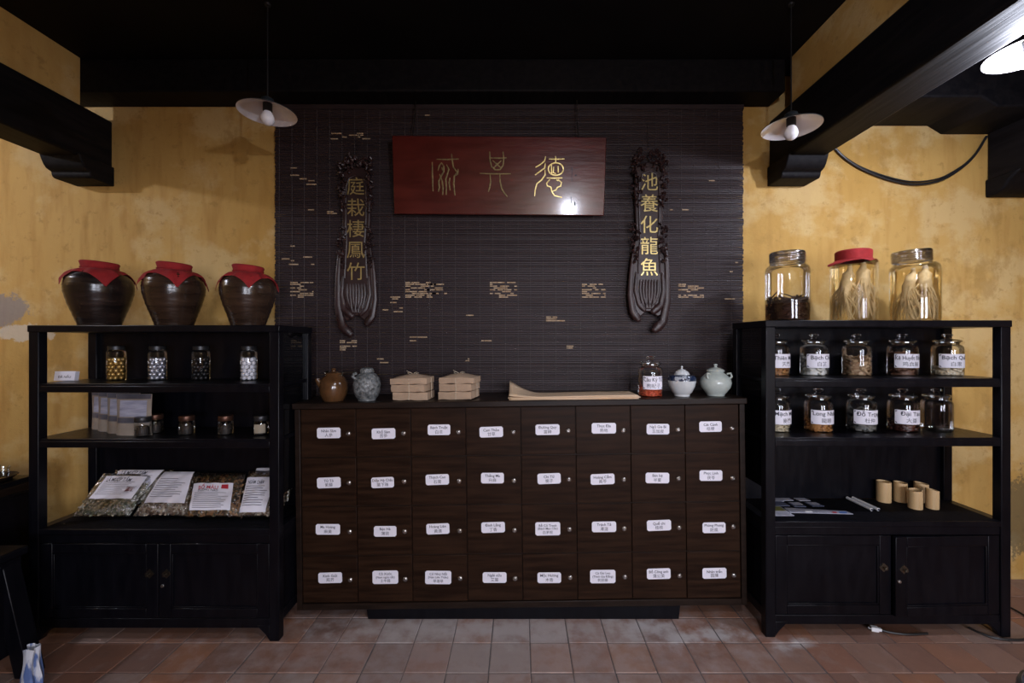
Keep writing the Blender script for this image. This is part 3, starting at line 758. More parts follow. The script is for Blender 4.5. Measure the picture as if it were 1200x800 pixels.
# ------------------------------------------------------------------ red-capped stoneware jars
def cloth_cap(prof, zr, rr, cap_h, half, corner_rot, lift=0.004, seed=0, nth=128, top_tilt=0.0):
    """a square of cloth over a mouth of radius rr at height zr, tied round the neck and lying out over the shoulder (prof = shoulder outline going down)"""
    rnd = random.Random(seed)
    ph = [rnd.uniform(0, 6.28) for _ in range(6)]
    path = [(0.0, zr + cap_h), (rr * 0.5, zr + cap_h + 0.002), (rr * 0.92, zr + cap_h - 0.001), (rr, zr + cap_h - 0.008), (rr * 0.985, zr + 0.004)] + prof
    L = [0]
    for (a, b), (c, d) in zip(path, path[1:]): L.append(L[-1] + math.hypot(c - a, d - b))
    def at(s):
        for i in range(len(L) - 1):
            if s <= L[i + 1] or i == len(L) - 2:
                u = (s - L[i]) / (L[i + 1] - L[i])
                return path[i][0] + (path[i + 1][0] - path[i][0]) * u, path[i][1] + (path[i + 1][1] - path[i][1]) * u
    ltie = L[5]
    v = []; f = []; nr = 30
    for k in range(nth):
        th = 2 * pi * k / nth
        a = th - corner_rot
        ext = half * (0.70 + 0.95 * ((1 / max(abs(cos(a)), abs(sin(a))) - 1) / 0.4142) ** 0.9)
        tot = ltie + ext * (1 + 0.05 * sin(3 * th + ph[0]))
        for j in range(1, nr + 1):
            s = tot * j / nr
            r, z = at(s)
            e = max(0, s - ltie)
            wv = (sin(9 * th + ph[1]) + 0.6 * sin(14 * th + ph[2])) * min(1, e / 0.05) * 0.004
            r += lift + wv + (0.01 * e); z += 0.4 * wv + (lift if s < ltie else 0)
            v.append((r * cos(th), r * sin(th), z + top_tilt * r * cos(th) * (1 if s < ltie else 0)))
    v.append((0, 0, path[0][1] + lift)); ci = len(v) - 1
    for k in range(nth):
        k2 = (k + 1) % nth
        f.append((ci, k * nr, k2 * nr))
        for j in range(nr - 1):
            f.append((k * nr + j, k * nr + j + 1, k2 * nr + j + 1, k2 * nr + j))
    return MB().add(v, f)
POT = [(0.0, 0.0), (0.086, 0.0), (0.091, 0.006), (0.108, 0.06), (0.130, 0.125), (0.146, 0.19), (0.1485, 0.225), (0.143, 0.262), (0.128, 0.290), (0.104, 0.309), (0.078, 0.318), (0.071, 0.325), (0.072, 0.340), (0.080, 0.347)]
for i, (px, sc, mt, rot, lab) in enumerate((
        (117, 0.985, POTGLAZE, 0.92, 'broad black stoneware jar with red cloth cap, nearest the open end of the shelf'),
        (204.5, 0.965, POTGLAZE2, 0.76, 'dark brown stoneware jar with red cloth cap, between the two others'),
        (291, 0.925, POTGLAZE2, 0.58, 'narrower dark brown stoneware jar with red cloth cap, beside the blind'))):
    Y = 2.40
    t = thing('stoneware_jar', lab, 'jar', ((px - CX) / F * Y, Y, LZT), group='red-capped stoneware jars')
    prof = [(r * (sc if i else 1.0), z * sc) for r, z in POT]
    pr = []
    for (a, b), (c, d) in zip(prof, prof[1:]):
        for u in range(4): pr.append((a + (c - a) * u / 4 + (0.0007 * (-1) ** (u) if a > 0.02 else 0), b + (d - b) * u / 4))
    pr.append(prof[-1]); pr.append((prof[-1][0] - 0.01, prof[-1][1]))
    MB().lathe(pr, 64).build('jar_body', mt, t)
    sh = [(prof[-3][0] + 0.001, prof[-3][1]), (prof[-4][0], prof[-4][1] + 0.004), (prof[-5][0], prof[-5][1] + 0.004), (prof[-6][0], prof[-6][1] + 0.003), (prof[-7][0] + 0.004, prof[-7][1]), (prof[-8][0] + 0.008, prof[-8][1]), (prof[-9][0] + 0.014, prof[-9][1] - 0.02)]
    cl = cloth_cap(sh, prof[-1][1], 0.081 * (sc if i else 1), 0.016, 0.088, rot - pi / 2 - pi / 4, 0.004, 5 + i, top_tilt=-0.07)
    c = cl.build('cloth_cap', CLOTHRED, t)
    sd = c.modifiers.new('thick', 'SOLIDIFY'); sd.thickness = 0.0015
    z = prof[-3][1] + 0.006
    MB().tube([(0.0815 * (sc if i else 1) * cos(2 * pi * k / 40), 0.0815 * (sc if i else 1) * sin(2 * pi * k / 40), z) for k in range(41)], 0.002, 5).build('tie_string', CLOTHRED, t)

# ------------------------------------------------------------------ glass jars
def pack(name, label, cat, loc, r, h, mats, fn, n, seed, z0=0.004, group=None):
    """loose contents nobody could count: many separate little pieces in one heap"""
    rnd = random.Random(seed); m = MB()
    for _ in range(n):
        a = rnd.uniform(0, 2 * pi); q = r * math.sqrt(rnd.uniform(0.25, 1)) ; z = z0 + rnd.uniform(0, h)
        T = Matrix.Translation((q * cos(a), q * sin(a), z)) @ Matrix.Rotation(rnd.uniform(0, 6.28), 4, 'Z') @ Matrix.Rotation(rnd.uniform(-.9, .9), 4, 'X') @ Matrix.Rotation(rnd.uniform(-.6, .6), 4, 'Y')
        fn(m, T, rnd)
    m.v = [((x, y, max(z, 0.002)) if math.hypot(x, y) <= r * 1.06 else (x * r * 1.06 / math.hypot(x, y), y * r * 1.06 / math.hypot(x, y), max(z, 0.002))) for x, y, z in m.v]
    m.lathe([(0, z0), (r * 0.82, z0), (r * 0.84, z0 + h * 0.5), (r * 0.7, z0 + h * 0.85), (0, z0 + h * 0.95)], 16)
    o = m.build(name, mats, None, loc)
    return tag(o, label, cat, group, 'stuff')
def slice_piece(L, W, T):
    def fn(m, M, rnd):
        a, b, c = L * rnd.uniform(.6, 1.1), W * rnd.uniform(.6, 1.1), T
        mi = rnd.randint(0, 1)
        m.grid(lambda u, v: (a * (u - .5), b * (v - .5) * (1 - 1.6 * (u - .5) ** 2), c * 4 * (u - .5) ** 2), 3, 2, mi, M)
        m.grid(lambda u, v: (a * (.5 - u), b * (v - .5) * (1 - 1.6 * (u - .5) ** 2), c * 4 * (u - .5) ** 2 - c), 3, 2, mi, M)
    return fn
def bean_piece(R0, asp):
    def fn(m, M, rnd):
        s = rnd.uniform(.8, 1.1)
        m.ball((0, 0, 0), R0 * s, rnd.randint(0, 1), 5, sc=(asp, 1, 0.8), M=Matrix()) if False else m.lathe([(0, -R0 * s), (R0 * s * .75, -R0 * s * .6), (R0 * s, 0), (R0 * s * .75, R0 * s * .6), (0, R0 * s)], 6, rnd.randint(0, 1), M=M @ Matrix.Diagonal((asp, 1, .8, 1)))
    return fn
def twig_piece(L, r0):
    def fn(m, M, rnd):
        a = rnd.uniform(-.5, .5); n = L * rnd.uniform(.5, 1.1)
        pts = [(n * (u - .5), a * n * (u * u - .4), 0.3 * a * n * sin(3 * u)) for u in (0, .33, .66, 1)]
        m.tube(pts, [r0, r0 * 1.2, r0, r0 * .5], 5, rnd.randint(0, 1), M)
    return fn
def cm(name, a, b, rough=0.7): return [mat(name + '_a', a, rough), mat(name + '_b', b, rough)]
CONT = {
    'Thiên Môn': ('orange brown dried roots', cm('asparagus_root', (0.30, 0.13, 0.04), (0.42, 0.22, 0.08)), twig_piece(0.06, 0.004), 160, .055),
    'Bạch Chỉ': ('white dried root slices', cm('angelica', (0.72, 0.70, 0.66), (0.60, 0.58, 0.52)), slice_piece(0.045, 0.028, 0.002), 170, .105),
    'plain': ('tan twisted dried roots', cm('tan_root', (0.28, 0.17, 0.09), (0.42, 0.29, 0.17)), twig_piece(0.05, 0.0065), 170, .105),
    'Kê Huyết Đằng': ('brown dried vine chips', cm('vine_chip', (0.13, 0.06, 0.035), (0.24, 0.13, 0.08)), slice_piece(0.045, 0.03, 0.003), 190, .125),
    'Bạch Quả': ('pale ginkgo nuts', cm('ginkgo', (0.58, 0.48, 0.34), (0.66, 0.58, 0.44)), bean_piece(0.0075, 1.5), 150, .045),
    'Mạch Môn': ('pale dried tubers', cm('ophiopogon', (0.50, 0.42, 0.28), (0.58, 0.50, 0.36)), bean_piece(0.005, 2.2), 190, .05),
    'Long Nhãn': ('golden brown dried longan flesh', cm('longan', (0.40, 0.18, 0.05), (0.28, 0.11, 0.03)), bean_piece(0.009, 1.3), 130, .06),
    'Đỗ Trọng': ('grey dried bark strips', cm('eucommia', (0.16, 0.155, 0.14), (0.24, 0.235, 0.22)), slice_piece(0.06, 0.035, 0.004), 170, .115),
    'Đại Táo': ('dark red brown jujubes', cm('jujube', (0.055, 0.016, 0.012), (0.09, 0.03, 0.02), 0.35), bean_piece(0.011, 1.5), 80, .055),
    'goji': ('orange red goji berries', cm('goji', (0.50, 0.07, 0.025), (0.62, 0.12, 0.04)), bean_piece(0.0045, 1.8), 260, .05)}
def glass_canister(loc, r, H, label, key, lines=None, turn=0.35, seed=0, wide=1.35):
    t = thing('glass_jar', label, 'jar', loc, group='lidded glass herb jars')
    hb = H * 0.80
    body = [(0, 0.0), (r * 0.90, 0.0), (r * 0.985, 0.006), (r, 0.016), (r, hb - 0.03), (r * 0.97, hb - 0.014), (r * 0.86, hb - 0.003), (r * 0.74, hb), (r * 0.72, hb + 0.012), (r * 0.76, hb + 0.016)]
    MB().lathe(body, 40).build('jar_body', GLASS, t)
    z = hb + 0.012
    lid = [(r * 0.70, z - 0.012), (r * 0.72, z), (r * 0.88, z + 0.003), (r * 0.90, z + 0.010), (r * 0.80, z + 0.016), (r * 0.40, z + 0.020), (r * 0.20, z + 0.024), (r * 0.16, z + 0.030), (r * 0.32, z + 0.036), (r * 0.36, z + 0.043), (r * 0.28, z + 0.049), (0, z + 0.051)]
    MB().lathe(lid, 40).build('lid', GLASS, t)
    MB().lathe([(r * 0.77, z - 0.003), (r * 0.80, z - 0.001), (r * 0.80, z + 0.004), (r * 0.77, z + 0.006)], 40).build('seal_ring', SILICON, t)
    if lines:
        m = MB(); rl = r + 0.0012
        z0, z1 = hb * 0.26, hb * 0.70
        a0 = -pi / 2 + turn
        hw = wide / 2
        m.grid(lambda u, v: (rl * cos(a0 + (u - .5) * wide), rl * sin(a0 + (u - .5) * wide), z0 + v * (z1 - z0)), 20, 1, 0)
        zc = (z0 + z1) / 2; rt = rl + 0.0008
        def put(cz): return lambda u, v: (rt * cos(a0 + u / rt), rt * sin(a0 + u / rt), cz + v)
        m.text(lines[0], 0.031, put(zc + (z1 - z0) * .22), 1, wmax=rl * wide * 0.95)
        m.text(lines[1], 0.028, put(zc - (z1 - z0) * .22), 1)
        s = 0.010                                             # little corner flourishes printed on the sticker
        for su in (-1, 1):
            for sv in (-1, 1):
                m.add([put(zc)(su * (rl * hw - 0.003), sv * (z1 - z0) * .45), put(zc)(su * (rl * hw - 0.003 - s), sv * (z1 - z0) * .45), put(zc)(su * (rl * hw - 0.003), sv * ((z1 - z0) * .45 - s))], [(0, 1, 2)], 1)
        m.build('label', [PAPER, INK], t)
    if key:
        nm, mt, fn, n, h = CONT[key]
        pack('dried_herbs', nm + ' filling a lidded glass jar', 'dried herbs', loc, r * 0.90, h, mt, fn, n, seed)
    return t
JL = {'Thiên Môn': 'glass jar labelled Thiên Môn with orange brown roots, next to the shelf post', 'Bạch Chỉ': 'glass jar labelled Bạch Chỉ full of white root slices',
      'Kê Huyết Đằng': 'glass jar labelled Kê Huyết Đằng full of brown vine chips', 'Bạch Quả': 'glass jar labelled Bạch Quả with pale ginkgo nuts at the bottom',
      'Mạch Môn': 'glass jar labelled Mạch Môn with pale tubers, next to the shelf post', 'Long Nhãn': 'glass jar labelled Long Nhãn with golden brown longan',
      'Đỗ Trọng': 'glass jar labelled Đỗ Trọng full of grey bark', 'Đại Táo': 'glass jar labelled Đại Táo with dark jujubes'}
for row, (zs, Y, xs) in enumerate(((RZA, 2.47, (909, 954, 1004, 1057.5, 1110)), (RZB, 2.44, (910, 959, 1009.5, 1058, 1097.5)))):
    for i, px in enumerate(xs):
        ln = JARROWS[row][i]
        key = ln[0] if ln else ('plain' if row == 0 else None)
        lab = JL[ln[0]] if ln else ('unlabelled glass jar full of tan twisted roots' if row == 0 else 'empty clear glass jar at the end of the lower row')
        loc = ((px - CX) / F * Y, Y, zs)
        face = math.atan2(loc[0], Y)                          # labels are turned past the viewer, so their ends run out of sight
        glass_canister(loc, 0.0705 if not (row and i == 4) else 0.071, 0.222, lab, key, ln, (0.58 if i else 0.80) - face, 40 + row * 5 + i, 2.15)
glass_canister(on_cabinet(762, 2.5), 0.070, 0.215, 'glass jar labelled Câu Kỷ Tử holding red goji berries, on the drawer cabinet', 'goji', ('Câu Kỷ Tử', '枸杞子'), 0.0, 71, 1.75)

# big jars on top with roots in liquor
GINS = mat('ginseng_root', (0.62, 0.48, 0.30), 0.5, col2=(0.74, 0.61, 0.42), scale=30, bump=0.3)
DARKROOT = mat('dark_root', (0.030, 0.017, 0.013), 0.6, col2=(0.06, 0.035, 0.028), scale=30)
def big_jar(px, Y, r, H, label, sq=False, group='big glass liquor jars'):
    loc = ((px - CX) / F * Y, Y, RZT)
    t = thing('liquor_jar', label, 'jar', loc, (0, 0, 0.3 if sq else 0), group=group)
    if sq:                                                    # eight-sided body with rounded corners
        n = 64; v = []; f = []
        zs = [(0.0, 0.9), (0.006, 0.985), (0.018, 1.0), (H * 0.80, 1.0), (H * 0.835, 0.97), (H * 0.85, 0.86)]
        def rad(a):
            a = (a + pi / 8) % (pi / 4) - pi / 8
            return r * min(1.03, cos(pi / 8) * 1.06 / cos(a))
        for z, k in zs: v += [(rad(2 * pi * j / n) * k * cos(2 * pi * j / n), rad(2 * pi * j / n) * k * sin(2 * pi * j / n), z) for j in range(n)]
        for i in range(len(zs) - 1):
            for j in range(n): f.append((i * n + j, i * n + (j + 1) % n, (i + 1) * n + (j + 1) % n, (i + 1) * n + j))
        f.append(tuple(range(n))[::-1])
        MB().add(v, f).build('jar_body', GLASS, t)
    else:
        body = [(0, 0), (r * .92, 0), (r * .985, .006), (r, .02), (r, H * .73), (r * .975, H * .77), (r * .90, H * .805), (r * .80, H * .825), (r * .76, H * .835), (r * .76, H * .86)]
        MB().lathe(body, 56).build('jar_body', GLASS, t)
    return t, loc
def screw_lid(t, r, H, tilt=0.0):
    pr = [(r * .78, H * .845), (r * .83, H * .85)]
    for k in range(4):
        z = H * (.855 + .030 * k); pr += [(r * .80, z), (r * .825, z + .004), (r * .825, z + .008)]
    pr += [(r * .82, H * .985), (r * .78, H), (r * .5, H + .002), (0, H + .001)]
    MB().lathe(pr, 56).build('lid', SILICON, t, rot=(0, tilt, 0))
def liquor(t, r, h, m):
    MB().lathe([(0, 0.008), (r * .95, 0.010), (r * .965, 0.022), (r * .965, h), (0, h)], 48).build('liquor', m, t)
def ginseng(loc, dx, dy, zt, lean, L, rb, seed, label, spread=1.0, rmax=0.095):
    rnd = random.Random(seed); m = MB()
    def clampr(p):
        q = math.hypot(p[0] + dx, p[1] + dy)
        if q > rmax:
            s = rmax / q; return ((p[0] + dx) * s - dx, (p[1] + dy) * s - dy, max(p[2], -zt + 0.012))
        return (p[0], p[1], max(p[2], -zt + 0.012))
    body = [(lean * L * u * .5 + .003 * sin(9 * u), 0.004 * sin(6 * u), -L * .55 * u) for u in (0, .12, .3, .5, .7, .85, 1)]
    m.tube([(0, 0, 0.03), (0.004, 0, 0.018)] + body, [rb * .35, rb * .4, rb * .5, rb * .98, rb * .90, rb * 1.0, rb * .82, rb * .80, rb * .6], 12)
    end = Vector(body[-1]); 
    for k in range(3):
        a = rnd.uniform(-.6, .6) + (k - 1) * .55 * spread; ln = L * rnd.uniform(.42, .62); dep = rnd.uniform(-.3, .3)
        pts = [clampr((end.x + sin(a) * ln * u * u * .8, dep * ln * u, end.z + .02 - cos(a) * ln * u)) for u in (0, .2, .4, .6, .8, 1)]
        m.tube(pts, [rb * .62, rb * .52, rb * .42, rb * .30, rb * .18, rb * .07], 8)
    for k in range(70):
        u0 = rnd.uniform(.25, 1); st = Vector((lean * L * .5 * u0, 0, -L * .5 * u0))
        a = rnd.uniform(0, 2 * pi); ln = L * rnd.uniform(.35, .85); out = rnd.uniform(.25, .85) * spread
        c1 = rnd.uniform(-.4, .4)
        pts = [clampr((st.x + cos(a) * ln * out * u + c1 * .03 * sin(5 * u), st.y + sin(a) * ln * out * u + c1 * .02 * sin(4 * u), st.z - ln * (u * (1 - .35 * out) + .25 * u * u))) for u in (0, .2, .4, .6, .8, 1)]
        r0 = rb * rnd.uniform(.06, .15)
        m.tube(pts, [r0, r0 * .9, r0 * .8, r0 * .6, r0 * .4, r0 * .2], 5)
    o = m.build('ginseng_root', GINS, None, (loc[0] + dx, loc[1] + dy, loc[2] + zt))
    return tag(o, label, 'ginseng root', 'ginseng roots in liquor')
t, loc = big_jar(922.5, 2.42, 0.111, 0.392, 'big clear jar with milky lid, dark tangled roots in its lower third')
screw_lid(t, 0.111, 0.392); liquor(t, 0.111, 0.10, LIQUOR_DARK)
pack('dark_roots', 'dark brown tangled roots in the big clear jar', 'roots', loc, 0.098, 0.13, [DARKROOT, DARKROOT], twig_piece(0.10, 0.003), 240, 5, 0.012)
t, loc = big_jar(1000, 2.42, 0.109, 0.40, 'big ginseng jar capped with red cloth', True)
liquor(t, 0.103, 0.315, LIQUOR)
cl = cloth_cap([(0.088, 0.345), (0.094, 0.342), (0.106, 0.338), (0.116, 0.330), (0.126, 0.318), (0.136, 0.30)], 0.338, 0.084, 0.062, 0.024, 0.5, 0.003, 9, top_tilt=0.0)
v2 = []
for (x, y, z) in cl.v:                                        # one loose corner of the cloth sticks out
    rr = math.hypot(x, y); a = math.atan2(y, x)
    k = max(0, cos(a - (pi + 0.35 - 0.3))) ** 6 * max(0, rr - 0.088)
    v2.append((x * (1 + 7 * k), y * (1 + 7 * k), z - 0.6 * k))
cl.v = v2
c = cl.build('cloth_cap', CLOTHRED, t); c.modifiers.new('thick', 'SOLIDIFY').thickness = 0.0015
MB().tube([(0.0885 * cos(2 * pi * k / 40), 0.0885 * sin(2 * pi * k / 40), 0.347) for k in range(41)], 0.002, 5).build('tie_string', CLOTHRED, t)
MB().lathe([(0.094, 0.335), (0.080, 0.342), (0.080, 0.392), (0, 0.394)], 32).build('lid', SILICON, t)
ginseng(loc, -0.030, -0.01, 0.285, -.25, 0.27, 0.030, 21, 'leaning pale ginseng root in the red-capped jar', 1.1)
ginseng(loc, 0.030, -0.03, 0.300, .08, 0.29, 0.033, 22, 'upright thick ginseng root in the red-capped jar', 0.9)
t, loc = big_jar(1072, 2.42, 0.111, 0.40, 'big ginseng jar with milky lid and no cloth, beside the red-capped one')
screw_lid(t, 0.111, 0.400, R(-3)); liquor(t, 0.111, 0.285, LIQUOR)
ginseng(loc, -0.025, -0.015, 0.27, -.35, 0.27, 0.028, 31, 'slanting ginseng root in the milky-lidded jar', 1.0)
ginseng(loc, 0.028, -0.03, 0.285, .05, 0.28, 0.032, 32, 'upright ginseng root in the milky-lidded jar', 0.9)
ginseng(loc, 0.055, 0.03, 0.26, .2, 0.26, 0.024, 33, 'thin ginseng root at the far side of the milky-lidded jar', 0.9)

# jars of little balls on the upper shelf of the other unit
BALLS = [('gold', mat('gold_ball', (0.55, 0.36, 0.12), 0.35, 0.75), 136.5), ('silver', mat('silver_ball', (0.62, 0.62, 0.68), 0.25, 0.8), 184.5),
         ('black', mat('black_ball', (0.012, 0.011, 0.012), 0.35), 235.5), ('white', mat('white_ball', (0.72, 0.70, 0.74), 0.5), 291.5)]
rnd = random.Random(5)
for nm, mt, px in BALLS:
    Y = 2.42; r = 0.0435; H = 0.195
    loc = ((px - CX) / F * Y, Y, LZA)
    t = thing('pill_jar', 'slim glass jar with metal screw lid holding %s pills' % nm, 'jar', loc, group='slim jars of pills')
    MB().lathe([(0, 0), (r * .9, 0), (r, .006), (r, H * .80), (r * .93, H * .85), (r * .80, H * .88), (r * .80, H * .90)], 36).build('jar_body', GLASS, t)
    MB().lathe([(r * .84, H * .885), (r * .86, H * .89), (r * .86, H * .985), (r * .80, H), (0, H)], 36).build('lid', GREYLID, t)
    rb = 0.0122
    bm_ = MB().ball((0, 0, 0), rb, 0, 8).mesh('pill', mt)
    for L_ in range(6):
        for k in range(7):
            a = 2 * pi * (k + 0.5 * (L_ % 2)) / 7 + rnd.uniform(-.06, .06)
            o = bpy.data.objects.new(nm + '_pill', bm_); COL.objects.link(o)
            o.location = (loc[0] + (r - rb - .0022) * cos(a), loc[1] + (r - rb - .0022) * sin(a), loc[2] + 0.003 + rb + L_ * 0.0206)
            tag(o, 'small round %s pill in a slim glass jar' % nm, 'pill', '%s pills in their jar' % nm)

# small dark jars with copper lids on the middle shelf
DUST = cm('dark_powder', (0.02, 0.014, 0.011), (0.045, 0.03, 0.022))
for i, (px, Y, lid, lab) in enumerate(((167.5, 2.30, GREYLID, 'small squat jar with dark lid touching the foil pouches'), (182, 2.375, COPPERLID, 'small squat jar with brown lid behind the dark-lidded one'),
                             (219, 2.34, COPPERLID, 'small squat copper-lidded jar of black grains below the silver pills'), (264.5, 2.34, COPPERLID, 'small squat jar with reddest copper lid below the black pills'),
                             (306, 2.34, GREYLID, 'small squat jar with beige label next to the shelf post'))):
    r = 0.037; loc = ((px - CX) / F * Y, Y, LZB)
    t = thing('herb_jar', lab, 'jar', loc, group='small squat jars')
    MB().lathe([(0, 0), (r * .92, 0), (r, .006), (r, .068), (r * .93, .076), (r * .9, .08)], 28).build('jar_body', GLASS, t)
    MB().lathe([(r * .96, .076), (r, .078), (r, .099), (r * .95, .103), (0, .103)], 28).build('lid', lid, t)
    if i == 4: MB().grid(lambda u, v: ((r + .001) * cos(-pi / 2 + .3 + (u - .5) * 1.6), (r + .001) * sin(-pi / 2 + .3 + (u - .5) * 1.6), .012 + v * .048), 10, 1).build('label', mat('beige_label', (0.30, 0.25, 0.18), .7), t)
    pack('dark_grains', 'fine dark grains in a small squat jar', 'dried herbs', loc, r * .9, .055, DUST, bean_piece(0.004, 1.2), 60, 80 + i)

# ------------------------------------------------------------------ crockery on the drawer cabinet
loc = on_cabinet(391, 2.47)
t = thing('teapot', 'caramel brown glazed teapot with lid and short spout', 'teapot', loc)
MB().lathe([(0, 0), (.055, 0), (.058, .004), (.072, .035), (.078, .070), (.075, .105), (.062, .132), (.046, .144), (.044, .150)], 40).build('pot_body', CARAMEL, t)
MB().lathe([(.047, .150), (.049, .153), (.044, .160), (.02, .166), (.010, .169), (.009, .174), (.014, .180), (.010, .187), (0, .188)], 32).build('lid', CARAMEL, t)
MB().tube([(-.056, -.02, .090), (-.070, -.026, .104), (-.078, -.03, .120), (-.080, -.031, .130)], [.022, .018, .014, .013], 14).build('spout', CARAMEL, t)
MB().tube([(-.045, 0, .138), (-.050, 0, .162), (-.03, -.004, .170)], .005, 8).tube([(.045, 0, .138), (.052, 0, .160), (.08, .0, .164), (.12, 0.005, .163)], .0042, 8).build('handle', DARKMETAL, t)
loc = on_cabinet(430, 2.47)
t = thing('relief_jar', 'small grey ceramic jar with embossed surface and flat lid', 'jar', loc)
MB().lathe([(0, 0), (.050, 0), (.050, .007), (.062, .022), (.074, .055), (.077, .090), (.070, .125), (.052, .150), (.036, .158), (.034, .160)], 48).build('jar_body', GREYCER, t)
MB().lathe([(.038, .160), (.040, .163), (.038, .180), (.030, .187), (0, .189)], 32).build('lid', GREYCER, t)
m = MB(); m.tube([(-.052, -.045, .128), (-.062, -.053, .140), (-.058, -.050, .155), (-.045, -.040, .158)], .008, 8); m.build('lug', GREYCER, t)
loc = on_cabinet(799, 2.49)
t = thing('lidded_bowl', 'white porcelain lidded bowl with cobalt blue band', 'bowl', loc)
MB().lathe([(0, 0), (.044, 0), (.044, .010), (.056, .022), (.072, .055), (.078, .085), (.0785, .095)], 48).build('bowl_body', PORCELAIN, t)
MB().lathe([(.0790, .090), (.0785, .106), (.070, .118), (.048, .124), (.040, .124)], 48).build('blue_band', COBALT, t)
MB().lathe([(.042, .122), (.044, .126), (.036, .140), (.018, .152), (.006, .156), (.0045, .164), (.007, .169), (.003, .175), (0, .176)], 32).build('lid', PORCELAIN, t)
loc = on_cabinet(838.5, 2.49)
t = thing('celadon_jar', 'round pale green celadon jar with pointed lid and side lugs', 'jar', loc)
MB().lathe([(0, 0), (.048, 0), (.049, .008), (.060, .020), (.080, .048), (.087, .076), (.080, .102), (.058, .124), (.043, .134), (.041, .140)], 48).build('jar_body', CELADON, t)
MB().lathe([(.046, .138), (.050, .142), (.046, .150), (.026, .160), (.010, .164), (.007, .170), (.012, .176), (.009, .183), (0, .185)], 32).build('lid', CELADON, t)
for sx in (-1, 1):
    MB().tube([(sx * .050, -.035, .128), (sx * .066, -.046, .132), (sx * .070, -.050, .115), (sx * .064, -.044, .104)], .006, 8).build('lug', CELADON, t)

# kraft paper packets tied in threes
def packet(w, d, h, seed, top=False):
    rnd = random.Random(seed); ph = [rnd.uniform(0, 6) for _ in range(4)]
    m = MB(); nu, nv = 14, 10
    def srf(sgn):
        def fn(u, v):
            a, b = 2 * u - 1, 2 * v - 1
            e = (1 - a ** 6) * (1 - b ** 6)
            z = h / 2 + sgn * h / 2 * (0.88 + 0.12 * e) * (1 + .07 * sin(5 * a + ph[0]) * sin(4 * b + ph[1])) + (.020 * max(0, 1 - abs(a) ** 1.5) * max(0, 1 - b * b) if sgn > 0 and top else .0012 * sin(7 * a + ph[2]))
            return (a * w / 2 * (1 + .012 * sin(9 * b + ph[3])), b * d / 2 * (1 + .015 * sin(8 * a + ph[1])), z)
        return fn
    T, B = srf(1), srf(-1)
    m.grid(T, nu, nv); m.grid(lambda u, v: B(1 - u, v), nu, nv)
    for (f0, f1) in ((lambda u: (u, 0), 0), (lambda u: (1, u), 0), (lambda u: (1 - u, 1), 0), (lambda u: (0, 1 - u), 0)):
        m.grid(lambda u, v: tuple(Vector(B(*f0(u))).lerp(Vector(T(*f0(u))), v)), nu, 1)
    # folded flap on the front face
    m.add([(-w * .5, -d / 2 - .002, h * .75), (w * .1, -d / 2 - .004, h * .65), (w * .5, -d / 2 - .002, h * .8), (w * .5, -d / 2 - .001, h * .2), (-w * .5, -d / 2 - .001, h * .25)], [(0, 1, 3, 4), (1, 2, 3)])
    return m
for i, (px, w, seed, lab) in enumerate(((485, 0.200, 3, 'tied stack of three kraft paper medicine packets beside the grey jar'), (539, 0.195, 8, 'tied stack of three kraft paper medicine packets beside the long paper sheets'))):
    loc = on_cabinet(px, 2.50)
    t = thing('packet_stack', lab, 'paper packets', loc, (0, -TILT, (-.10, -.16)[i]), 'tied packet stacks')
    z = 0.0
    for k in range(3):
        h = (0.048, 0.046, 0.036)[k]
        packet(w * (1, .99, 1.06)[k], 0.15, h, seed + k, k == 2).build('packet', KRAFT, t, (random.uniform(-.006, .006), random.uniform(-.006, .006), z), (0, random.uniform(-.03, .03), random.uniform(-.08, .08)))
        z += h - .001
    m = MB(); z += .014
    m.tube([(0, -.082, 0.002), (0.001, -.083, z * .5), (0, -.079, z - .018), (.0, -.04, z + .001), (0, 0, z + .004), (0, .04, z), (0, .08, z - .02), (0, .082, .002)], .0014, 5)
    m.tube([(-w * .53, 0, .01), (-w * .535, 0, z * .5), (-w * .53, 0, z - .02), (-w * .2, .0, z + .001), (0, 0, z + .004), (w * .2, 0, z + .001), (w * .535, 0, z - .02), (w * .53, 0, .01)], .0014, 5)
    for sx in (-1, 1):
        m.tube([(0, -.002, z + .004), (sx * .018, -.008, z + .016), (sx * .034, -.010, z + .012), (sx * .020, -.012, z + .005), (0, -.004, z + .004)], .0012, 5)
        m.tube([(0, -.002, z + .004), (sx * .012, -.02, z + .014), (sx * .03, -.03, z + .018 - .008 * sx)], .0011, 5)
    m.build('twine', STRING, t)

# long kraft sheets, the top one curled up at one end
rnd = random.Random(2)
for k in range(4):
    X0, X1 = (597 - CX) / F * 2.46, (745 - CX) / F * 2.46
    w = (X1 - X0); ofs = (0.0, 0.012, -0.006, 0.0)[k]
    z0 = 0.002 + 0.0045 * k
    def fn(u, v, k=k):
        x = (u - .5) * w; y = (v - .5) * .22
        z = z0 + .0016 * sin(6 * u + k)
        if k == 3:
            c = max(0.0, 1 - u / 0.24)
            z += 0.075 * c ** 1.6 * (0.12 + .88 * v)
        return (x, y, z)
    X = (X0 + X1) / 2 + ofs
    o = MB().grid(fn, 40, 6).build('paper_sheet', KRAFTSHEET, None, (X, 2.50 + .01 * (k % 2), top_z(X)), (0, -TILT, (-.012, .01, -.005, 0)[k]))
    o.modifiers.new('thick', 'SOLIDIFY').thickness = 0.0035
    tag(o, 'long kraft paper sheet with upturned end, topmost of its stack' if k == 3 else ('lowest long kraft paper sheet of the stack on the drawer cabinet', 'second lowest long kraft paper sheet, slid toward the goji jar', 'long flat kraft paper sheet directly under the curled one')[k], 'paper', 'kraft paper sheets')

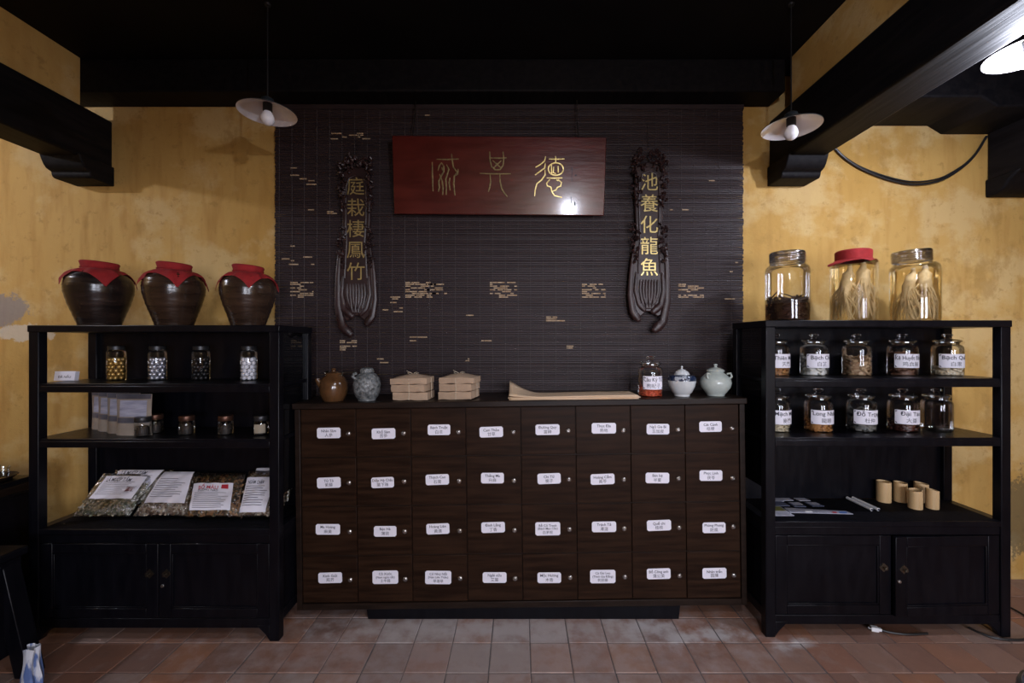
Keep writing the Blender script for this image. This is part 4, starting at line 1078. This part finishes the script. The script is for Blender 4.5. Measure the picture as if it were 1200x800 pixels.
# ------------------------------------------------------------------ middle shelf, pouches and the card
WINDOW = mat('foil_window', (0.20, 0.21, 0.29), 0.25, col2=(0.42, 0.43, 0.54), scale=5, stretch=(1, 1, 6), bump=0.4, bscale=20)
FOILDK = mat('dark_foil', (0.05, 0.052, 0.07), 0.3, col2=(0.12, 0.12, 0.15), scale=8, bump=0.4)
POUCHK = mat('pouch_kraft', (0.22, 0.18, 0.145), 0.7, col2=(0.29, 0.24, 0.195), scale=10, bump=0.2)
for i, (px, Y, wd, lab) in enumerate(((157.5, 2.325, .190, 'windowed kraft stand-up pouch in front of its row, widest in view'), (145, 2.375, .185, 'windowed kraft stand-up pouch just behind the front one'),
                            (133, 2.425, .185, 'windowed kraft stand-up pouch third back, beside the bare wall gap'), (124, 2.475, .185, 'windowed kraft stand-up pouch at the back of its row'))):
    loc = ((px - CX) / F * Y, Y, LZB)
    t = thing('stand_up_pouch', lab, 'pouch', loc, (0, 0, (.03, .0, -.06, -.12)[i]), 'stand-up pouches')
    Hp = 0.222; W = wd / 2
    def thick(u, v):
        return 0.020 * (1 - (2 * u - 1) ** 4) * (1 - v) ** .6 + .001
    def front(u, v, off=0.0): return ((2 * u - 1) * W * (1 - .04 * sin(pi * v) * (2 * u - 1) ** 2), -thick(u, v) - off, v * Hp)
    m = MB(); m.grid(lambda u, v: front(u, v), 14, 16); m.grid(lambda u, v: ((1 - 2 * u) * W * (1 - .04 * sin(pi * v) * (1 - 2 * u) ** 2), thick(1 - u, v), v * Hp), 14, 16)
    m.grid(lambda u, v: ((2 * u - 1) * W, thick(u, 0) * (1 - 2 * v), 0.0), 14, 2)
    m.build('bag', POUCHK, t)
    MB().grid(lambda u, v: front(.13 + .76 * u, .45 + .40 * v, .0012), 10, 8).build('window', WINDOW, t)
    MB().grid(lambda u, v: front(.02 + .96 * u, .88 + .115 * v, .0010), 10, 3).build('zip_strip', FOILDK, t)
    MB().grid(lambda u, v: front(.05 + .9 * u, .30 + .13 * v, .0008), 10, 3).build('print_band', FOILDK, t)
Y = 2.40; loc = ((77.5 - CX) / F * Y, Y, LZA)
m = MB().box(-.055, .055, -.012, .012, 0, .052); m.text('ĐÃ NẤU', .018, lambda u, v: (u, -.0126, .024 + v), 1)
tag(m.build('name_stand', [PAPER, INK], None, loc, (R(-8), 0, .05)), 'small white card stand with dark lettering on the upper shelf', 'card')

# ------------------------------------------------------------------ bags of herbs
def herb_bag(quad, label, conts, title, seed, tint=0, label_uv=(.14, .86, .30, .84), colr=1, logo=True):
    """quad: world points bottom-left, bottom-right, top-right, top-left of the bag's lying face"""
    BLp, BRp, TRp, TLp = [Vector(p) for p in quad]
    rnd = random.Random(seed); ph = [rnd.uniform(0, 6) for _ in range(8)]
    org = (BLp + BRp) / 2
    ux = (BRp - BLp); uy = ((TLp + TRp) / 2 - org)
    nrm = ux.cross(uy).normalized()
    t = thing('herb_bag', label, 'bag', tuple(org), group='plastic bags of dried herbs')
    def pt(u, v, off=0.0, full=1.0):
        p = BLp.lerp(BRp, u).lerp(TLp.lerp(TRp, u), v) - org
        a, b = 2 * u - 1, 2 * v - 1
        e = max(0, (1 - a ** 4)) * max(0, (1 - b ** 6))
        h = .026 * full * e ** .6 + .004 * sin(9 * u + ph[0]) * sin(8 * v + ph[1]) * e + .0025 * sin(23 * u + ph[2]) * sin(19 * v + ph[3]) * e
        return p + nrm * (h + off)
    def back(u, v): 
        p = BLp.lerp(BRp, 1 - u).lerp(TLp.lerp(TRp, 1 - u), v) - org
        a, b = 2 * u - 1, 2 * v - 1
        return p - nrm * (.016 * max(0, (1 - a ** 4) * (1 - b ** 6)) ** .6)
    m = MB(); m.grid(lambda u, v: pt(u, v, .004), 34, 30); m.grid(back, 16, 14); m.build('film', FILM, t)
    # filling: hundreds of little dry chips
    m = MB()
    m.grid(lambda u, v: pt(.04 + .92 * u, .03 + .85 * v, -.008), 16, 14, 0)
    for _ in range(620):
        u, v = rnd.uniform(.05, .95), rnd.uniform(.03, .90)
        c = pt(u, v, -.004 - .004 * rnd.random()); L = rnd.uniform(.006, .018)
        M = Matrix.Translation(c) @ Matrix.Rotation(rnd.uniform(0, 6.3), 4, nrm) @ Matrix.Rotation(rnd.uniform(-.9, .9), 4, ux.normalized())
        x = ux.normalized() * L; y = nrm.cross(ux).normalized() * L * rnd.uniform(.25, .6); mi = rnd.randint(0, len(conts) - 1)
        m.add([-x - y, x - y, x * .7 + y, -x + y, nrm * .003], [(0, 1, 4), (1, 2, 4), (2, 3, 4), (3, 0, 4)], mi, M)
    o = m.build('filling', conts, t, smooth=False); o['kind'] = 'stuff'
    # printed sheet
    a0, a1, b0, b1 = label_uv
    m = MB(); m.grid(lambda u, v: pt(a0 + (a1 - a0) * u, b0 + (b1 - b0) * v, .0062), 22, 16, 0)
    lw, lh = ux.length * (a1 - a0), uy.length * (b1 - b0)
    def on(cx_, cy_): return lambda u, v: pt(a0 + (a1 - a0) * (cx_ + u / lw), b0 + (b1 - b0) * (cy_ + v / lh), .0078)
    if title:
        for i, tx in enumerate(title):
            m.text(tx, .030 if i == 0 else .018, on(.40, .86 - .13 * i), (colr if i == 0 else 1), wmax=lw * .58)
    for k in range(9):
        yy = (.62 if title and len(title) > 1 else .72) - k * .068
        w = rnd.uniform(.55, .86)
        if yy < .06: break
        m.grid(lambda u, v: on(0, 0)((.07 + w * u) * lw, (yy + .014 * v) * lh), 8, 1, 1)
    if logo:
        m.grid(lambda u, v: on(0, 0)((.72 + .17 * u) * lw, (.30 + .20 * v) * lh if colr == 1 else (.78 + .16 * v) * lh), 3, 3, 2)
    m.build('printed_sheet', [PAPER, INK, REDINK if colr == 2 else PICTURE], t)
PICTURE = mat('printed_picture', (0.16, 0.05, 0.055), .6, col2=(0.62, 0.55, 0.58), scale=45, lo=.5, hi=.6)
HB1 = [mat('chip_green', (0.20, 0.21, 0.13), .8), mat('chip_straw', (0.46, 0.40, 0.28), .8), mat('chip_grey', (0.36, 0.34, 0.28), .8)]
HB2 = [mat('chip_brown', (0.22, 0.13, 0.085), .8), mat('chip_tan', (0.48, 0.37, 0.26), .8), mat('chip_cream', (0.55, 0.48, 0.38), .8)]
HB3 = [mat('chip_orange', (0.50, 0.25, 0.10), .8), mat('chip_dark', (0.08, 0.05, 0.035), .8), mat('chip_olive', (0.15, 0.12, 0.06), .8)]
zp = LZP
def onp(px, py, z):                                           # a pixel at a known height
    Y = (EYE - z) * F / (py - CY)
    return ((px - CX) / F * Y, Y, z)
def bagq(xbl, xbr, xtl, xtr, yb=2.345, yt=2.515, zt=0.20, dz=0.0):
    f = lambda px, Y, z: ((px - CX) / F * Y, Y, z)
    return [f(xbl, yb, zp + .018 + dz), f(xbr, yb, zp + .018 + dz), f(xtr, yt, zp + zt), f(xtl, yt, zp + zt)]
herb_bag(bagq(118, 170, 136, 204, 2.43, 2.535, .215, .04), 'clear bag of straw-coloured herbs leaning behind the front bag by the open end', HB1, ('LÁ MƯỚP TẮM',), 2, label_uv=(.12, .88, .40, .97), logo=False)
herb_bag(bagq(86, 152, 122, 186), 'clear bag of grey green herb chips with printed sheet and red brown picture', HB1, ('LÁ MƯỚP TẮM',), 1, label_uv=(.16, .90, .34, .88))
herb_bag(bagq(156, 222, 190, 234, 2.345, 2.52, .205), 'clear bag of brown and cream chips with full white printed sheet', HB2, None, 3, label_uv=(.12, .90, .24, .99), logo=False)
herb_bag(bagq(217, 282, 226, 288, 2.335, 2.52, .20), 'clear bag printed BỔ MÁU in red over dark herbs with orange slices', HB3, ('BỔ MÁU', 'DƯỠNG NÃO'), 4, label_uv=(.10, .84, .10, .70), colr=2)
herb_bag(bagq(279, 330, 292, 344, 2.335, 2.52, .215), 'clear bag with blank-looking white sheet beside the shelf post', HB2, ('NGÂM CHÂN',), 6, label_uv=(.04, .66, .06, .80), logo=False)
herb_bag(bagq(292, 338, 300, 350, 2.43, 2.54, .225, .05), 'clear bag with white sheet leaning behind the last bag by the post', HB1, None, 7, label_uv=(.05, .7, .3, .97), logo=False)

# ------------------------------------------------------------------ things on the other cupboard top: cups, tubes, cards
rnd = random.Random(9)
for i, (px, py, w, h, lab) in enumerate(((1035.5, 583, .036, .118, 'widest bamboo cup, standing next to the white tubes'), (1055, 582, .033, .112, 'bamboo cup standing between the widest cup and the short ones'),
                               (1079.5, 581, .034, .108, 'bamboo cup standing behind the two front cups'), (1072.5, 590, .033, .104, 'bamboo cup in front with a notched rim'), (1092.5, 589, .030, .106, 'slimmest bamboo cup, at the end by the open side'))):
    Y = min(2.535, (EYE - RZP) * F / (py - CY)) if i < 3 else 2.43
    loc = ((px - CX) / F * Y, Y, RZP)
    m = MB(); n = 32; sl = rnd.uniform(-.006, .006)
    v = []; rg = [(w * .985, 0), (w, .004), (w, h), (w - .005, h), (w - .006, .012)]
    for (r, z) in rg: v += [(r * cos(2 * pi * k / n), r * sin(2 * pi * k / n), z + (sl * cos(2 * pi * k / n) if z > .05 else 0) + (-.006 if i == 3 and z > .05 and k in (26, 27, 28) else 0)) for k in range(n)]
    f = [(a * n + k, a * n + (k + 1) % n, (a + 1) * n + (k + 1) % n, (a + 1) * n + k) for a in range(4) for k in range(n)] + [tuple(range(n))[::-1], tuple(range(4 * n, 5 * n))]
    m.add(v, f)
    tag(m.build('bamboo_cup', BAMBOO, None, loc), lab, 'cup', 'bamboo cups')
for i, (X, lab) in enumerate(((1.968, 'slim white tube lying beside its twin, nearer the cards'), (2.004, 'slim white tube lying beside its twin, nearer the bamboo cups'))):
    m = MB(); m.tube([(0, -.09, 0), (0, 0, 0), (.0, .09, 0)], .0085, 14)
    m.lathe([(0, 0), (.006, 0), (.0062, .001)], 12, 1, M=Matrix.Translation((0, -.0915, 0)) @ Matrix.Rotation(R(90), 4, 'X'))
    tag(m.build('white_tube', [WHITEPL, INK], None, (X, 2.475, RZP + .009), (0, 0, .02 * i)), lab, 'tube', 'white tubes')
GREYCARD = mat('grey_card', (0.30, 0.30, 0.36), .55, col2=(0.40, 0.40, 0.47), scale=30)
BLUECARD = mat('slate_card', (0.07, 0.08, 0.13), .5, col2=(0.10, 0.11, 0.17), scale=30)
GREENCARD = mat('olive_card', (0.16, 0.16, 0.05), .6)
def card(quad, mt, name, label, extra=None, group=None):
    pts = [onp(*q, RZP + .0) for q in quad]
    c = sum((Vector(p) for p in pts), Vector()) / 4
    l = [(p[0] - c.x, p[1] - c.y) for p in pts]
    m = MB().prism(l, .0005, .0035, 'z')
    mats = [mt]
    if extra:
        for (q, em) in extra:
            e = [onp(*k, RZP) for k in q]
            m.prism([(p[0] - c.x, p[1] - c.y) for p in e], .0035, .0042, 'z', len(mats)); mats.append(em)
    tag(m.build(name, mats, None, (c.x, c.y, RZP), fix=True, smooth=False), label, 'card', group)
card([(905, 587.5), (919, 587.5), (911, 582.5), (898, 582.5)], GREYCARD, 'sample_card', 'grey sample card tucked against the black side', group='loose cards')
card([(917.5, 586.6), (930, 586.6), (921, 581.8), (909, 581.8)], GREYCARD, 'sample_card', 'pale grey sample card in the back row, in the middle', group='loose cards')
card([(937, 587.0), (950, 587.0), (938, 581.8), (925.5, 581.8)], GREYCARD, 'sample_card', 'pale grey sample card in the back row, closest to the tubes', group='loose cards')
card([(907, 593), (926, 593), (916, 587.8), (898, 587.8)], BLUECARD, 'sample_card', 'slate blue sample card beside the olive booklet', group='loose cards')
card([(931, 594), (945, 594), (936, 588.8), (923, 588.8)], BLUECARD, 'sample_card', 'slate blue sample card with pale upper half, in the middle', [([(929.5, 591.6), (941, 591.6), (936, 589), (925, 589)], GREYCARD)], 'loose cards')
card([(952, 593.3), (966, 593.3), (956, 588.8), (943, 588.8)], BLUECARD, 'sample_card', 'slate blue sample card with pale upper half, closest to the tubes', [([(950, 591.6), (961, 591.6), (956, 589), (944.5, 589)], GREYCARD)], 'loose cards')
card([(900, 604.5), (931, 604.5), (914, 593.6), (893, 593.6)], GREYCARD, 'booklet', 'grey booklet with olive green upper half', [([(897, 599.0), (921, 599.0), (914, 594), (894, 594)], GREENCARD)])
card([(926, 600.8), (1000, 602.6), (991, 599.2), (919, 595.2)], GREYCARD, 'ruler_strip', 'long grey strip with red and blue marks', [([(984, 602.0), (993, 602.2), (992, 600.0), (983, 599.7)], BLUEINK), ([(976, 601.6), (981, 601.7), (980, 600.2), (975, 600)], REDINK), ([(945, 600.8), (953, 601), (951, 599.2), (943, 599)], WHITEPL)])

# ------------------------------------------------------------------ cables
def smooth(pts, n=6):
    pts = [Vector(p) for p in pts]; out = []
    for i in range(len(pts) - 1):
        p0, p1, p2, p3 = pts[max(i - 1, 0)], pts[i], pts[i + 1], pts[min(i + 2, len(pts) - 1)]
        for k in range(n):
            t = k / n
            out.append(.5 * ((2 * p1) + (p2 - p0) * t + (2 * p0 - 5 * p1 + 4 * p2 - p3) * t * t + (3 * p1 - p0 - 3 * p2 + p3) * t ** 3))
    out.append(pts[-1]); return out
wc = [(978, 173), (990, 185), (1010, 198), (1040, 210), (1070, 216), (1100, 212), (1125, 198), (1142, 182), (1156, 160)]
t = thing('wall_cable', 'pair of slack black cables looping across the yellow wall', 'cable', tuple(P(1070, 216, 2.78)))
b0 = P(1070, 216, 2.78)
for dy, r in ((0, .0075), (-3.2, .005)):
    MB().tube(smooth([P(a, b + dy * (1 - ((a - 1067) / 90) ** 2), 2.785) - b0 for a, b in wc]), r, 8).build('cable', BLACKPL, t)
fl = [(1135, 735), (1150, 742), (1165, 747), (1180, 749), (1200, 749), (1225, 745)]
def flo(px, py, z=.006):
    return Vector(onp(px, py, z))
pts = [flo(*p) for p in fl]; b0 = pts[0].copy()
tag(MB().tube(smooth([p - b0 for p in pts]), .006, 8).build('floor_cable', BLACKPL, None, tuple(b0)), 'thin black cable lying on the tiles by the shelf foot', 'cable')
pts = [flo(1185, 712), flo(1196, 718), flo(1215, 730)]; b0 = pts[0].copy()
tag(MB().tube(smooth([p - b0 for p in pts]), .005, 8).build('floor_cable', BLACKPL, None, tuple(b0)), 'thin black cable running along the wall foot beyond the shelf', 'cable')
b0 = flo(1026, 739, 0.0)
t = thing('power_plug', 'white power plug with flat black lead on the tiles under the cupboard', 'plug', tuple(b0))
MB().box(-.022, .012, -.012, .012, 0, .022).box(.010, .026, -.008, .008, .004, .018).box(-.034, -.020, -.007, -.003, .009, .012).box(-.034, -.020, .003, .007, .009, .012).build('plug_body', WHITEPL, t, rot=(0, 0, -.3), bevel=.003)
MB().tube(smooth([Vector((.02, 0, .008)), flo(1045, 741) - b0, flo(1065, 743) - b0, flo(1087, 742) - b0]), .006, 8).build('lead', BLACKPL, t)

# ------------------------------------------------------------------ sideboard at the edge, its tray and glasses, a plastic bag, a stool
sb = thing('sideboard', 'dark sideboard with mouldings against the wall, a tray of tumblers on it', 'sideboard', (-3.43, 2.06, 0))
MB().box(-.65, .65, -.40, .39, .765, .796).build('top_board', BLACK, sb, bevel=.005)
MB().box(-.64, .64, -.39, .385, .705, .765).build('apron', BROWNF, sb, bevel=.004)
MB().box(-.635, .635, -.38, .38, .10, .705).build('body', BLACK, sb, bevel=.004)
MB().box(-.645, .648, -.395, .388, .708, .722).box(-.645, .648, -.395, .388, .08, .12).build('moulding', BLACK, sb, bevel=.004)
for sx in (-1, 1):
    for y in (-.36, .30):
        MB().box(sx * .60 - .035, sx * .60 + .035, y, y + .07, 0, .10).build('foot', BLACK, sb, bevel=.004)
tz = .7965
t = thing('tray', 'dark round tray on the sideboard', 'tray', (-2.905, 2.330, tz))
MB().lathe([(0, 0), (.085, 0), (.112, .022), (.109, .024), (.083, .004), (0, .004)], 40).build('tray_dish', BROWNF, t)
for i, (x, y, lab) in enumerate(((-2.862, 2.360, 'clear tumbler nearer the shelf post on the dark tray'), (-2.925, 2.370, 'clear tumbler further from the shelf post on the dark tray'))):
    tag(MB().lathe([(0, .001), (.022, .001), (.030, .066), (.0285, .066), (.0205, .006), (0, .006)], 28).build('glass_tumbler', GLASS, None, (x, y, tz + .0035)), lab, 'glass', 'tumblers on the tray')
bn = thing('bench', 'low dark bench with splayed legs in front of the sideboard', 'bench', (-2.565, 1.72, 0))
MB().box(-.20, .21, -.33, .33, .545, .585).build('seat', BLACK, bn, bevel=.008)
MB().box(-.18, .19, -.31, .315, .10, .545).build('body', BLACK, bn, bevel=.004)
for sx in (-1, 1):
    for sy in (-1, 1):
        x0 = sx * .150; y0 = sy * .275; w = .035
        v = [(x0 + a * w, y0 + b * w, .54) for a, b in ((-1, -1), (1, -1), (1, 1), (-1, 1))] + [(x0 + (.115 if sx > 0 else -.02) + a * w, y0 + sy * .01 + b * w, 0) for a, b in ((-1, -1), (1, -1), (1, 1), (-1, 1))]
        MB().add(v, [(0, 3, 2, 1), (4, 5, 6, 7), (0, 1, 5, 4), (1, 2, 6, 5), (2, 3, 7, 6), (3, 0, 4, 7)]).build('leg', BLACK, bn, bevel=.004, fix=True)
BAGM = mat('blue_white_plastic', (0.62, 0.64, 0.70), .35, col2=(0.10, 0.16, 0.36), scale=16, stretch=(2.5, 2.5, .5), lo=.48, hi=.56, bump=.5)
m = MB()
m.grid(lambda u, v: ((.026 + .008 * sin(7 * v)) * cos(2 * pi * u) * (1 - .25 * v) + .008 * sin(12 * pi * u), (.03 + .006 * sin(5 * v)) * sin(2 * pi * u), v * .205 + .006 * sin(6 * pi * u) * v), 28, 14)
tag(m.build('plastic_bag', BAGM, None, (-2.165, 1.895, 0)), 'crumpled blue and white plastic bag standing by the bench leg', 'bag')
st = thing('stool', 'round stool with pale metal rim at the edge of the room', 'stool', (1.755, 1.27, 0))
MB().lathe([(0, .455), (.16, .455), (.172, .45), (.172, .43), (0, .43)], 40).build('seat', mat('stool_seat', (0.12, 0.12, 0.15), .35), st)
MB().lathe([(.172, .425), (.180, .428), (.182, .442), (.178, .455), (.170, .459), (.168, .455)], 40).build('rim', STEEL, st)
for k in range(4):
    a = pi / 4 + k * pi / 2
    MB().tube([(.13 * cos(a), .13 * sin(a), .432), (.16 * cos(a), .16 * sin(a), .2), (.18 * cos(a), .18 * sin(a), 0.0)], .011, 10).build('leg', STEEL, st)
